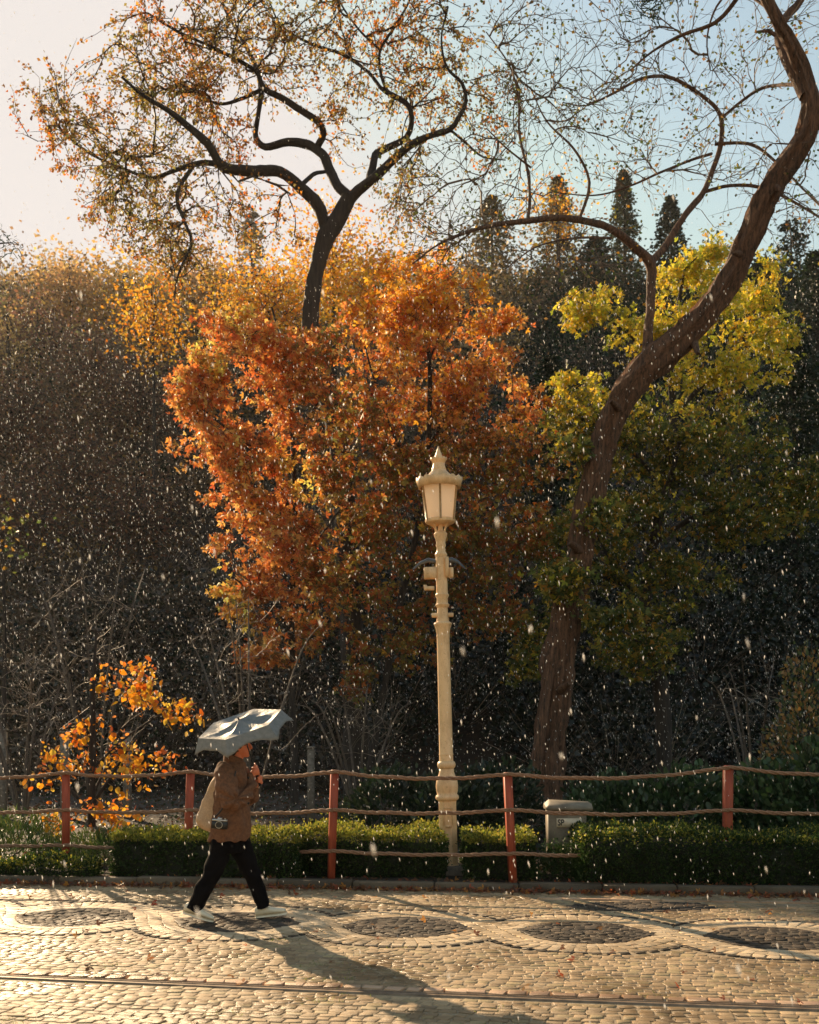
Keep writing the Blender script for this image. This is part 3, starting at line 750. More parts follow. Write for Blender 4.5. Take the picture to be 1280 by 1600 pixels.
maple('russet_maple', 'taller maple turning from orange top to dark russet green, behind the street lamp', 560, 18.2,
      [[(560, 1290, 0, 14), (578, 1200, 0, 12), (600, 1080, 0, 11), (622, 960, 0, 11), (645, 860, 0, 10), (665, 740, 0, 9), (672, 620, 0, 8), (668, 520, 0, 6), (660, 440, 0, 4)],
       [(668, 700, 0, 6), (710, 630, .3, 5), (750, 580, .5, 4), (790, 560, .6, 3)],
       [(660, 760, 0, 6), (620, 690, -.2, 5), (590, 610, -.3, 4), (570, 540, -.4, 3)],
       [(630, 930, 0, 6), (690, 860, .2, 5), (760, 800, .4, 4)], [(672, 560, 0, 4), (700, 500, .2, 3), (740, 470, .3, 2)]],
      [(650, 445, 18.2, 75, 55, 1.2, 3), (600, 520, 18, 85, 60, 1.3, 3), (700, 500, 18.2, 80, 65, 1.3, 3.4), (650, 600, 18, 130, 70, 1.6, 4.6), (765, 590, 18.4, 70, 50, 1, 2), (740, 670, 18.3, 90, 60, 1.2, 2.6), (600, 700, 18, 90, 70, 1.4, 3), (680, 760, 18.2, 120, 70, 1.5, 3.4), (610, 840, 18.2, 90, 80, 1.3, 2.6), (740, 850, 18.4, 110, 70, 1.4, 2.4), (600, 960, 18, 70, 70, 1.2, 1.6), (800, 500, 18.5, 30, 14, .4, .3), (560, 1060, 18, 24, 40, .5, .3), (700, 930, 18.4, 70, 60, 1, 1.4), (830, 730, 18.2, 70, 60, 1, 1.8), (800, 840, 18.2, 80, 60, 1, 1.8), (770, 950, 18.2, 70, 55, 1, 1.3), (640, 1010, 18.2, 60, 50, 1, .8), (820, 640, 18.2, 40, 40, .8, .9)],
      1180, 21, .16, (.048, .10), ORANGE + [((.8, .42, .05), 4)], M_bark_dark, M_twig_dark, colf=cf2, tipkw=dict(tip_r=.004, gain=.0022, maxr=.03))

# --- yellow-green maple behind the leaning tree
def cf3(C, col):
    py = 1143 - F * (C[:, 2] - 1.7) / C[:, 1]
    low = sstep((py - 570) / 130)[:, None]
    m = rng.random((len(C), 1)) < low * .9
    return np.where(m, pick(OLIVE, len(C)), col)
maple('yellow_maple', 'spreading maple with yellow top and green lower boughs behind the leaning trunk', 1040, 19,
      [[(1036, 1262, 0, 30), (1038, 1180, 0, 27), (1034, 1080, 0, 24), (1020, 1000, 0, 22), (1008, 950, 0, 20), (1018, 860, 0, 17), (1040, 760, 0, 15), (1052, 660, 0, 12), (1048, 560, 0, 9), (1060, 480, 0, 6), (1070, 420, 0, 4)],
       [(1014, 880, 0, 13), (1030, 800, -.4, 11), (1050, 740, -.7, 9), (1062, 690, -1, 6)],
       [(1052, 650, 0, 7), (1110, 590, .2, 6), (1165, 540, .4, 5), (1215, 500, .5, 3)], [(1048, 600, 0, 6), (1000, 540, .2, 5), (950, 500, .3, 4), (900, 490, .4, 2)],
       [(1020, 850, 0, 9), (1100, 800, -.2, 8), (1180, 790, -.4, 6), (1260, 800, -.6, 4)], [(1010, 930, 0, 9), (940, 900, -.2, 7), (880, 900, -.4, 5), (830, 930, -.5, 3)],
       [(1040, 760, 0, 7), (980, 700, 0, 6), (920, 660, .1, 4), (880, 640, .1, 3)]],
      [(1080, 410, 19, 60, 45, 1.1, 1.3), (930, 480, 19, 60, 30, .9, 1.1), (1000, 520, 19.2, 80, 40, 1.2, 1.1), (1085, 500, 19, 80, 50, 1.3, 1.8), (1180, 450, 19, 45, 45, 1, 1.1), (1205, 540, 19, 44, 56, 1, 1.3), (1120, 590, 19, 110, 50, 1.4, 2.2), (900, 640, 19, 60, 60, 1.2, 2), (980, 680, 18.8, 110, 60, 1.5, 3), (1110, 700, 18.6, 120, 65, 1.6, 3.4), (1000, 790, 18.6, 130, 65, 1.6, 3), (1180, 800, 18.4, 110, 60, 1.5, 3), (900, 850, 18.8, 90, 70, 1.4, 2.4), (1040, 900, 18.6, 120, 60, 1.4, 2.6), (860, 960, 18.8, 70, 50, 1.1, 1.3), (1000, 1010, 18.6, 90, 55, 1.3, 2), (1250, 760, 18.2, 60, 50, 1.1, 1.4), (830, 1030, 18.8, 40, 60, .9, .6), (872, 905, 14.6, 36, 34, .5, .7), (935, 800, 14.5, 34, 30, .5, .5), (905, 690, 14.6, 26, 26, .4, .35), (960, 960, 14.6, 46, 30, .5, .6)],
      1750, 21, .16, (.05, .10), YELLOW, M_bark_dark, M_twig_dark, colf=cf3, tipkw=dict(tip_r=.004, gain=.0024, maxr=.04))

KS = 1.0
# --- sapling with large orange leaves (left), leaves as parts
sap = Tree('broadleaf_sapling', 'small dark-stemmed sapling hung with large orange leaves behind the left fence', 'sapling', gbase(143, 14.2))
for lb in ([(143, 1292, 0, 13), (144, 1220, 0, 11), (145, 1150, 0, 10), (144, 1090, 0, 8), (148, 1030, 0, 5), (150, 985, 0, 3)],
           [(144, 1270, 0, 6), (110, 1235, .1, 5), (80, 1200, .2, 4), (50, 1170, .2, 2)], [(146, 1255, 0, 6), (175, 1210, -.1, 4), (205, 1165, -.2, 3), (240, 1120, -.2, 2)],
           [(145, 1240, 0, 5), (170, 1190, .3, 4), (190, 1130, .4, 3), (205, 1070, .5, 2)], [(146, 1200, 0, 4), (200, 1150, 0, 3), (270, 1110, 0, 3), (310, 1130, 0, 2)], [(145, 1160, 0, 4), (120, 1110, 0, 3), (110, 1060, .1, 2)]):
    sap.limb_px([(a, b, 14.2 + d, w) for a, b, d, w in lb], 8)
bl = [(215, 1075, 14.2, 32, 45, .5, 3), (155, 1085, 14.2, 16, 50, .4, 1.4), (205, 1200, 14.2, 30, 60, .5, 2.4), (290, 1112, 14.2, 34, 22, .4, 2), (255, 1190, 14.2, 26, 30, .4, 1.5), (95, 1190, 14.2, 40, 30, .5, 1.5), (85, 1285, 13.9, 40, 25, .4, 1.6), (170, 1270, 14, 60, 24, .5, 1.5), (130, 1150, 14.2, 18, 50, .4, 1.6), (70, 1225, 14, 34, 20, .4, .8), (165, 1180, 14.2, 30, 40, .4, 1)]
tg, _ = blob_points(bl, 210, .6)
tips = sap.grow(tg, tip_r=.0025, gain=.0014, maxr=.015, seg=.15)
sap.finish(M_bark_dark, M_twig_dark, branch='twigs')
lm = []
for q in range(10):
    c = pick(GOLD + [((.75, .16, .02), 3)], 1)[0]
    V = np.array([(0, 0, 0), (.12, .22, .03), (.4, .42, .06), (.75, .32, .02), (1, 0, -.08), (.75, -.32, .02), (.4, -.42, .06), (.12, -.22, .03)]) + rng.normal(size=(8, 3)) * .03
    lm.append(make_mesh('leaf', V, [np.array([(0, 1, 2, 3), (0, 3, 4, 5), (0, 5, 6, 7)])], np.tile(c, (8, 1)), mat=M_leaf))
LC = rng.permutation(around(tips, 2, .05))[:300]
for p in LC:
    o = link('leaf', lm[rng.integers(10)], sap.root); o.location = p - sap.base
    s_ = rng.uniform(.07, .12); o.scale = (s_,) * 3
    o.rotation_euler = (rng.uniform(-.9, .9), rng.uniform(.3, 1.6), rng.uniform(0, 6.28))

sc_tips = around(tips, 5, .08)
sap.crown(sc_tips, rng.uniform(.04, .08, len(sc_tips)), pick(GOLD + ORANGE, len(sc_tips)), T_OVAL, name='small_leaves')

# --- bare shrubs (twiggy) behind left fence and centre
def bare_shrub(label, px, Y, spread, top_py, n, seed, group='bare shrubs behind the fence'):
    t = Tree('bare_shrub', label, 'shrub', gbase(px, Y), group)
    for k in range(6):
        a = rng.uniform(-1, 1)
        x1 = px + a * spread; yb = 1275
        t.limb_px([(px + a * 6, yb, Y, 5), (px + a * spread * .35, yb - (yb - top_py) * .4, Y + rng.uniform(-.4, .4), 4), (px + a * spread * .7, yb - (yb - top_py) * .75, Y + rng.uniform(-.7, .7), 2.6), (x1, top_py + abs(a) * 40, Y + rng.uniform(-.9, .9), 1.2)], 5)
    tg, _ = blob_points([(px, (top_py + 1180) / 2, Y, spread, (1180 - top_py) / 2 + 20, 1.2, 1)], n, .6)
    t.grow(tg, tip_r=.0022, gain=.0010, maxr=.014, seg=.2)
    t.finish(M_bark_grey, M_twig_pale, trunk='stems', branch='twigs')
    return t
bare_shrub('bare grey twiggy shrub reaching out of the left edge beside the orange sapling', 35, 14.8, 130, 1000, 260, 1)
bare_shrub('tall bare shrub with fine pale twigs rising behind the orange sapling', 150, 17.5, 120, 860, 330, 2)
bare_shrub('bare shrub with arching twigs above the umbrella', 390, 18.5, 120, 930, 260, 3)
bare_shrub('bare low shrub between the walker and the street lamp', 560, 19.5, 100, 1060, 200, 4)
bare_shrub('thin bare shrub under the yellow maple at far right', 1180, 17, 80, 1020, 160, 5)

# ------------------------------------------------------------------ haze
hm = bpy.data.materials.new('haze'); hm.use_nodes = True; hm.node_tree.nodes.clear()
ho = hm.node_tree.nodes.new('ShaderNodeOutputMaterial'); hv = hm.node_tree.nodes.new('ShaderNodeVolumePrincipled')
hv.inputs['Color'].default_value = (.95, .93, .90, 1); hv.inputs['Density'].default_value = .00015; hv.inputs['Anisotropy'].default_value = .45
hm.node_tree.links.new(hv.outputs[0], ho.inputs['Volume'])
mb = MB(); mb.box((0, 220, 37), (940, 600, 84)); mb.build('haze', hm, kind='stuff', label='thin sunlit haze filling the air', cat='haze')

# ------------------------------------------------------------------ distant wooded hill
HB = [((.20, .13, .085), 3), ((.26, .17, .10), 3), ((.13, .10, .075), 3), ((.10, .09, .06), 2)]
def brush(name, n, ymin, ymax, pals, label, dens=1.0, xr=(-.52, .52), bits=260, hgt=1.0, mat=None):
    Cs, Ss, Cl, Tc, Ts, Tl = [], [], [], [], [], []
    for k in range(n):
        Y = ymin + (ymax - ymin) * rng.uniform(0, 1) ** .8; X = rng.uniform(*xr) * Y
        z = float(gz(X, Y)); r = rng.uniform(.8, 1.5) * (1 + Y / 60) * hgt
        base = pals(X, Y); bf = rng.uniform(.35, 1.6) * (.45 + .55 * sstep((Y - 40) / 50))  # nearer bushes darkened: shadow low on the slope put into their colour
        m_ = bits
        d = rand_dirs(m_); d[:, 2] = np.abs(d[:, 2]) * 1.35
        rr = rng.uniform(.25, 1, m_) ** .6
        lump = 1 + .35 * np.sin(d[:, 0] * 5 + k) * np.cos(d[:, 2] * 6 + k)
        Cs.append(np.array((X, Y, z)) + d * (rr * r * lump)[:, None]); Ss.append(rng.uniform(.6, 1.4, m_) * (.055 + Y * .0032))
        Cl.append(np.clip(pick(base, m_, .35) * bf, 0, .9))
        q = 40; dd = rand_dirs(q); dd[:, 2] = np.abs(dd[:, 2]) + .4; dd /= np.linalg.norm(dd, axis=1)[:, None]
        Tc.append(np.array((X, Y, z)) + dd * r * rng.uniform(.1, .6, (q, 1))); Ts.append(rng.uniform(.3, .7, q) * r); Tl.append((dd, pick([((.16, .12, .09), 1), ((.28, .22, .17), 1)], q, .3)))
    C = np.concatenate(Cs); S = np.concatenate(Ss); cl = np.concatenate(Cl)
    V, Fc, nv = leaf_geo(C, S, T_KITE)
    C2 = np.concatenate(Tc); S2 = np.concatenate(Ts); D2 = np.concatenate([a for a, b_ in Tl]); c2 = np.concatenate([b_ for a, b_ in Tl])
    V2, F2, nv2 = leaf_geo(C2, S2, T_SLIVER, T=D2, N=np.tile((0.0, -1.0, 0.15), (len(C2), 1)))
    me = make_mesh(name, np.concatenate([V, V2]), np.concatenate([Fc, F2 + len(V)]), np.concatenate([np.repeat(cl, nv, 0), np.repeat(c2, nv2, 0)]), mat=mat or M_leafdark)
    return link(name, me, kind='stuff', label=label, cat='woodland')
BROWN = [((.30, .18, .10), 4), ((.38, .23, .11), 3), ((.19, .13, .075), 3), ((.50, .30, .12), 1.4)]
WARM = [((.56, .36, .14), 3), ((.66, .44, .15), 3), ((.42, .29, .14), 3)]
GREY = [((.17, .115, .075), 3), ((.23, .155, .10), 2), ((.10, .085, .055), 2)]
def hillpal(X, Y):
    if X / Y > .10: return EVER if rng.random() < (.9 if X / Y > .2 else .6) else GREY
    r = rng.random()
    if Y > 85: return WARM if r < .5 else BROWN if r < .85 else GREY  # bushes near the ridge often warm: sunlight put into their colour
    return BROWN if r < .45 else GREY if r < .8 else EVER if r < .93 else WARM
brush('hillside_woodland', 700, 38, 123, hillpal, 'brown autumn woodland covering the hillside in the distance', bits=400, hgt=1.3, mat=M_leaf)
def underpal(X, Y): return EVER if (X > -2 or rng.random() < .35) else GREY
brush('undergrowth', 200, 29.5, 42, underpal, 'dark evergreen undergrowth at the foot of the hill', xr=(-.42, .48), bits=620, hgt=1.15)  # dense dark bushes added as an occluder to deepen the lower centre

# conifers on the ridge
def conifer(label, px, top_py, Y, w_px, base_off=2.0, pal=EVER, name='conifer_tree', dens=1.0, tmpl=T_KITE, z0=None, sparse=False, group='conifers on the ridge'):
    X = (px - 640) * Y / F; zt = 1.7 - (top_py - 1143) * Y / F; zb = float(gz(X, Y)) - .3
    root = empty(name, (X, Y, zb), label=label, cat='conifer', group=group)
    H = zt - zb
    mb = MB(); mb.tube(np.array([(0, 0, 0), (.1, 0, H * .5), (0, 0, H * .97)]), [H * .018, H * .011, .03], 7); mb.build('trunk', M_bark_dark, root, smooth=True)
    W = w_px * Y / F
    C, S, cl, T = [], [], [], []
    z = H * (.12 if not sparse else .25)
    while z < H:
        f = 1 - (z - H * .12) / (H * .88)
        rad = W * (min(1, f * 1.5) ** .6) * rng.uniform(.7, 1.2) + .2
        for a in np.linspace(0, 6.28, 8, endpoint=False) + rng.uniform(0, 6):
            if sparse and rng.random() < .45: continue
            m_ = int(26 * dens); t = rng.uniform(.15, 1, m_)
            L = rad * rng.uniform(.7, 1.1)
            p = np.stack([np.cos(a) * L * t, np.sin(a) * L * t, z + L * (.10 - .35 * t * t) + 0 * t], 1) + rng.normal(size=(m_, 3)) * L * np.array((.10, .10, .04))
            C.append(p); S.append(rng.uniform(.6, 1.3, m_) * (.10 + Y * .0021)); T.append(np.tile((np.cos(a), np.sin(a), -.25), (m_, 1)) + rng.normal(size=(m_, 3)) * .5)
        z += max(.25, H * .035)
    C = np.concatenate(C); S = np.concatenate(S); T = np.concatenate(T); T /= np.linalg.norm(T, axis=1)[:, None]
    link('crown', leaves_mesh('crown', C, S, pick(pal, len(C), .3), tmpl, M_leafdark, T=T), root, kind='stuff')
EV2 = [((.05, .07, .03), 3), ((.08, .08, .035), 2), ((.035, .05, .03), 2)]
GB = [((.14, .11, .06), 3), ((.09, .09, .05), 3), ((.22, .15, .06), 2)]
conifer('columnar conifer standing highest on the ridge, left of its dark neighbour', 975, 268, 112, 31, pal=EV2)
conifer('dark broad conifer on the ridge just right of the tallest one', 1048, 308, 108, 38, pal=EVER)
conifer('brownish broad conifer on the ridge above the russet maple', 768, 308, 112, 58, pal=GB)
conifer('conifer with orange-tinted top between the brown and the tallest conifers', 872, 278, 110, 52, pal=GB)
conifer('low dark conifer filling the ridge in front of the tallest conifer', 930, 372, 100, 60, pal=EVER)
conifer('loose dark pine on the ridge at the right edge', 1236, 340, 95, 60, pal=EVER, sparse=True)
conifer('thin pale leafless-looking conifer seen through the gnarled tree', 392, 322, 112, 28, pal=[((.30, .25, .19), 1), ((.2, .17, .13), 1)], sparse=True)
conifer('dark pine on the right slope below the loose pine', 1190, 405, 80, 60, pal=EVER)
conifer('dark pine cut by the right edge below the loose pine', 1275, 395, 70, 60, pal=EVER)
conifer('dark spruce beyond the yellow maple, low on the slope', 1240, 520, 42, 95, pal=EVER, dens=2.2)
conifer('dark spruce in the gap between russet and yellow maples', 860, 560, 50, 60, pal=EVER, dens=1.6)
def small_tree(label, px, py, Y, rx, ry, pal, n=700, name='autumn_tree', size=(.14, .26), group='autumn trees on the hillside', cat='tree'):
    b_ = gbase(px, Y); t = Tree(name, label, cat, b_, group)
    pyb = 1143 - F * (b_[2] - 1.7) / Y
    t.limb_px([(px, pyb + 5, Y, 10), (px + 3, (pyb + py) / 2, Y, 7), (px, py, Y, 4), (px - 2, py - ry * .7, Y, 2)], 6, step=1)
    tg, _ = blob_points([(px, py, Y, rx, ry, rx * Y / F, 2), (px + rx * .3, py + ry * .5, Y, rx, ry * .6, rx * Y / F, 1), (px - rx * .3, py + ry * .6, Y, rx * .8, ry * .5, rx * Y / F, 1)], n // 8, .5)
    tips = t.grow(tg, tip_r=.012, gain=.008, maxr=.1, seg=1.2)
    t.finish(M_bark_dark, M_twig_dark)
    C = around(tips, 12, .018 * Y); t.crown(C, rng.uniform(size[0], size[1], len(C)), pick(pal, len(C)), T_KITE)
small_tree('golden tree far up the slope directly beneath the fork of the gnarled tree', 520, 400, 62, 55, 85, GOLD, 2600)
small_tree('golden bush-like tree on the slope left of the gnarled trunk', 420, 470, 56, 90, 50, GOLD, 2600)
small_tree('orange-yellow slim tree hanging at the left of the maples', 238, 480, 50, 22, 60, GOLD, 1100, size=(.12, .22))
small_tree('yellow-tinged round tree on the left skyline', 195, 455, 95, 60, 34, WARM + GOLD[:1], 1100, size=(.3, .5))
small_tree('orange tree at the foot of the orange-topped conifer', 870, 325, 104, 34, 42, GOLD, 800, size=(.22, .38))
small_tree('small orange tree right of the gnarled trunk beyond the russet maple', 585, 440, 58, 50, 50, GOLD, 1500)
small_tree('dull green small tree cut by the left edge halfway up the slope', 4, 830, 30, 24, 12, OLIVE, 110, size=(.1, .18))
small_tree('dull yellow bush at the left edge below the skyline', 12, 520, 70, 30, 40, WARM, 600)
RUSSET = [((.30, .17, .11), 4), ((.38, .22, .12), 3), ((.20, .13, .09), 3), ((.46, .24, .11), 1), ((.13, .12, .08), 2)]
for (px, py, Y, rx, ry, lb) in ((60, 520, 74, 46, 50, 'brown rounded tree high on the left slope'), (150, 570, 66, 44, 56, 'russet-brown tree in the middle of the left slope'), (30, 640, 58, 46, 60, 'grey-brown bare tree halfway down the left slope'), (215, 620, 60, 40, 54, 'olive-brown tree on the slope just left of the maples'), (120, 720, 50, 60, 70, 'broad brown tree low on the left slope'), (215, 790, 46, 46, 60, 'thin brown tree low on the slope left of the maples'), (40, 800, 45, 50, 60, 'dark brown tree low on the slope near the left edge'), (110, 450, 88, 50, 34, 'golden-brown tree breaking the left skyline'), (330, 440, 84, 40, 30, 'tan tree on the skyline under the gnarled crown')):
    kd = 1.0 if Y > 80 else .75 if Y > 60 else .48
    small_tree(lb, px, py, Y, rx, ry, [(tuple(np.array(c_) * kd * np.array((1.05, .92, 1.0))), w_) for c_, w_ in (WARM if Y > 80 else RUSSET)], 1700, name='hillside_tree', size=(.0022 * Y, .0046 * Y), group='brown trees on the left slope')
# conifer bough poking in at the upper left edge and at the top
def bough(label, pts, Y, n):
    r0 = P(*pts[0][:2], Y)
    t = Tree('conifer_bough', label, 'bough', r0)
    t.limb_px([(a, b, Y, w) for a, b, w in pts], 5)
    nd = np.concatenate(t.nodes)[:, :3]
    C = nd[rng.integers(len(nd), size=n)] + rng.normal(size=(n, 3)) * np.array((.1, .3, .05))
    T = rand_dirs(n) * .6 + (nd[-1] - nd[0]) / np.linalg.norm(nd[-1] - nd[0]); T /= np.linalg.norm(T, axis=1)[:, None]
    t.finish(M_bark_dark, M_twig_dark, trunk='branch')
    t.crown(C, rng.uniform(.14, .28, n), pick(EVER, n), T_BLADE, name='needles')
bough('dark conifer bough poking in from the left edge above the skyline', [(-160, 370, 6), (-60, 382, 4), (20, 379, 1.5)], 22, 500)
bough('small conifer spray hanging from the top edge', [(1110, -60, 5), (1060, -30, 4), (1025, -2, 3), (990, 3, 1)], 18, 420)

# ------------------------------------------------------------------ shrubs, ferns, hedges
def leafy_mound(name, label, c, rad, n, pal, size, tmpl=T_OVAL, cat='shrub', group=None, up=.5, mat=None):
    root = empty(name, (c[0], c[1], float(gz(c[0], c[1]))), label=label, cat=cat, group=group)
    d = rand_dirs(n); d[:, 2] = np.abs(d[:, 2])
    rr = rng.uniform(.3, 1, n) ** .4 * (1 + .2 * np.sin(d[:, 0] * 7 + c[0]) * np.cos(d[:, 2] * 5))
    C = d * np.array(rad) * rr[:, None] + rng.normal(size=(n, 3)) * .04
    T = d + rng.normal(size=(n, 3)) * .6 + np.array((0, 0, up)); T /= np.linalg.norm(T, axis=1)[:, None]
    link('foliage', leaves_mesh('foliage', C, rng.uniform(size[0], size[1], n), pick(pal, n, .3), tmpl, mat or M_leafdark, T=T), root, kind='stuff')
    mb = MB()
    for k in range(7):
        e = rand_dirs(1)[0]; e[2] = abs(e[2]) + .3; e = e * np.array(rad) * .8
        mb.tube(np.array([(0, 0, 0), e * .5 + (0, 0, .05), e]), [.014, .01, .004], 5)
    mb.build('stems', M_twig_dark, root, smooth=True)
LAUREL = [((.035, .075, .028), 4), ((.05, .095, .035), 3), ((.02, .045, .02), 3)]
for (px, Y, rx, rz, lb) in ((960, 15.2, .75, 1.05, 'dark laurel shrub behind the cabinet and the hedge'), (1075, 15.0, .9, 1.2, 'broad laurel shrub between the cabinet and the right fence post'), (1195, 14.8, .85, 1.25, 'laurel shrub just right of the rightmost red post'), (1290, 14.2, .8, 1.6, 'taller laurel shrub cut by the right edge')):
    leafy_mound('laurel_shrub', lb, ((px - 640) * Y / F, Y), (rx, .7, rz), 2600, LAUREL, (.07, .13), group='laurel shrubs behind the right hedge')
leafy_mound('flowering_shrub', 'tall shrub with rusty speckled leaves at the lower right edge', ((1262 - 640) * 15.6 / F, 15.6), (.7, .6, 3.0), 3200, [((.30, .16, .06), 3), ((.12, .12, .04), 3), ((.05, .08, .03), 3), ((.40, .22, .06), 1)], (.05, .09))
for (px, Y, rx, rz, lb) in ((700, 16.5, .9, 1.0, 'dark shrub in the gap behind the street lamp'), (610, 17, 1, 1.1, 'dark green shrub behind the fence left of the street lamp'), (780, 17, .9, 1.2, 'dark shrub between the street lamp and the leaning trunk')):
    leafy_mound('dark_shrub', lb, ((px - 640) * Y / F, Y), (rx, .8, rz), 2200, EVER, (.06, .12), group='dark shrubs behind the lamp')
FERN = [((.06, .12, .03), 3), ((.10, .16, .035), 3), ((.20, .22, .05), 1)]
leafy_mound('fern_clump', 'green ferny clump at the left edge under the rope fence', ((5 - 640) * 14 / F, 14.0), (.9, .5, .62), 2600, FERN, (.10, .22), T_BLADE, cat='fern')
leafy_mound('fern_clump', 'grassy fern clump at the foot of the orange sapling', ((165 - 640) * 13.8 / F, 13.8), (.75, .4, .36), 1900, FERN, (.10, .22), T_BLADE, cat='fern')
leafy_mound('fern_clump', 'spiky green tuft just left of the walker behind the hedge', ((250 - 640) * 14.0 / F, 14.0), (.4, .3, .35), 600, FERN, (.12, .25), T_BLADE, cat='fern')

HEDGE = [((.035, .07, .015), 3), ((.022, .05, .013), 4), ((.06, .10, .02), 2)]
HTOP_SUN = [((.30, .29, .045), 4), ((.19, .21, .035), 4), ((.42, .34, .07), 1.3)]  # sunlight on the hedge tops put into the leaf colour
def hedge(label, x0, x1, yf, depth, h, n, toplit=1.0, slope=-.10, group='clipped box hedges along the kerb'):
    xc = (x0 + x1) / 2; root = empty('box_hedge', (xc, yf + depth / 2, .05), label=label, cat='hedge', group=group)
    # core keeps the hedge opaque
    core = MB(); gx = np.linspace(x0 + .06, x1 - .06, 16)
    V = []
    for X in gx:
        y = slope * (X - xc); hh = h - .1 + .02 * math.sin(X * 5)
        for (dy, z) in ((-depth / 2 + .08, 0), (-depth / 2 + .07, hh - .06), (-depth / 2 + .16, hh), (depth / 2 - .16, hh), (depth / 2 - .07, hh - .06), (depth / 2 - .08, 0)):
            V.append((X - xc, dy + y, z))
    Q = [(r_ * 6 + q, (r_ + 1) * 6 + q, (r_ + 1) * 6 + q + 1, r_ * 6 + q + 1) for r_ in range(15) for q in range(5)]
    core.add(V, Q=Q, N=[[0, 1, 2, 3, 4, 5], [90, 95, 94, 93, 92, 91]])
    core.build('branch_core', M_hcore, root)
    L = x1 - x0
    areas = np.array([L * h, L * depth, L * h, depth * h, depth * h]); w = areas / areas.sum()
    f = rng.choice(5, n, p=w); u = rng.uniform(-.5, .5, n); v = rng.uniform(0, 1, n)
    C = np.zeros((n, 3)); Nn = np.zeros((n, 3))
    for k, (fx, nm) in enumerate(((0, (0, -1, 0)), (1, (0, 0, 1)), (2, (0, 1, 0)), (3, (-1, 0, 0)), (4, (1, 0, 0)))):
        mk = f == k
        if k in (0, 2): C[mk] = np.stack([u[mk] * L, np.full(mk.sum(), (-1 if k == 0 else 1) * depth / 2), v[mk] * h], 1)
        elif k == 1: C[mk] = np.stack([u[mk] * L, (v[mk] - .5) * depth, np.full(mk.sum(), h)], 1)
        else: C[mk] = np.stack([np.full(mk.sum(), (-1 if k == 3 else 1) * L / 2), u[mk] * depth, v[mk] * h], 1)
        Nn[mk] = nm
    # round the shoulders, uneven surface
    edge = np.clip((C[:, 2] - (h - .12)) / .12, 0, 1)
    C[:, 1] *= 1 - .10 * edge
    wob = .045 * np.sin((C[:, 0] + xc) * 3.1 + 1.7 * np.sin((C[:, 0] + xc) * 1.3)) + .03 * np.sin((C[:, 0] + xc) * 6.3) * np.cos(C[:, 2] * 9 + C[:, 1] * 7) + .02 * np.sin((C[:, 0] + xc) * 17)
    C += Nn * (wob - np.abs(rng.normal(size=n)) * .035)[:, None] + rng.normal(size=(n, 3)) * .012
    stray = rng.random(n) < .02; C[stray] += Nn[stray] * rng.uniform(.03, .11, (int(stray.sum()), 1))
    C[:, 1] += slope * C[:, 0]
    T = Nn * .5 + rng.normal(size=(n, 3)) * .7 + np.array((0, 0, .5)); T /= np.linalg.norm(T, axis=1)[:, None]
    col = pick(HEDGE, n, .3); tp = (C[:, 2] > h - .1) & (rng.random(n) < .9 * toplit); col[tp] = pick(HTOP_SUN, int(tp.sum()), .3)
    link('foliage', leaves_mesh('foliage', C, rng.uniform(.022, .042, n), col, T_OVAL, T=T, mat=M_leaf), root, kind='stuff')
M_hcore = mat_noise('hedge_core', (.006, .008, .004), (.02, .024, .01), 30, .95, .8, .02)
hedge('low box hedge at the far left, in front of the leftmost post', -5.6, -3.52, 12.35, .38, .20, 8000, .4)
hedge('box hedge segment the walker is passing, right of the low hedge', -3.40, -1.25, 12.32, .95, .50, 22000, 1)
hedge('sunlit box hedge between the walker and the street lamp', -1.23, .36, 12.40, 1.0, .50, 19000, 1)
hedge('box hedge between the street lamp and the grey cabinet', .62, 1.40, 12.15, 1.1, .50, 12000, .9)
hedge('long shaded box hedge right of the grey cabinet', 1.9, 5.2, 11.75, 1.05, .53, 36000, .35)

leafy_mound('low_shrub', 'low box sprouts hiding the foot of the grey cabinet', (1.72, 12.35), (.34, .2, .40), 2600, HEDGE, (.022, .042))
# ------------------------------------------------------------------ rope fence
fence = empty('rope_fence', (0, 12.9, 0), label='rope fence with red wooden posts running along the hedge', cat='fence')
posts = [(-95, 1208, 1340, 13.4, 12, 0), (103, 1205, 1352, 13.3, 12.5, 0), (298, 1203, 1335, 13.15, 13, -6), (523, 1203, 1376, 12.32, 12, -6), (793, 1207, 1365, 12.05, 12, 9), (1138, 1196, 1330, 12.35, 12.5, -2), (1500, 1200, 1350, 12.2, 14, 0)]
tops = []
for (px, pt, pb, Y, w, lean) in posts:
    top = P(px, pt, Y); X = top[0]; zb = float(gz(X, Y))
    wr = w * Y / F
    hx = top[2] - zb; lx = lean * Y / F
    mb = MB(); a = .5 * wr
    rot = np.array(((math.cos(.25), -math.sin(.25), 0), (math.sin(.25), math.cos(.25), 0), (0, 0, 1)))
    mb.box((0, 0, hx / 2), (wr * .92, wr * .92, hx), rot=rot, bev=.012)
    V = mb.V[0]; V[:, 0] += lx * (1 - V[:, 2] / hx)
    V[:, :2] *= (1 + .1 * (V[:, 2:3] / hx - .5))
    o = mb.build('post', M_red, fence); o.location = np.array((X, Y, zb)) - np.array(fence.location)
    tops.append((np.array((X, Y, zb)), hx, lx, wr))
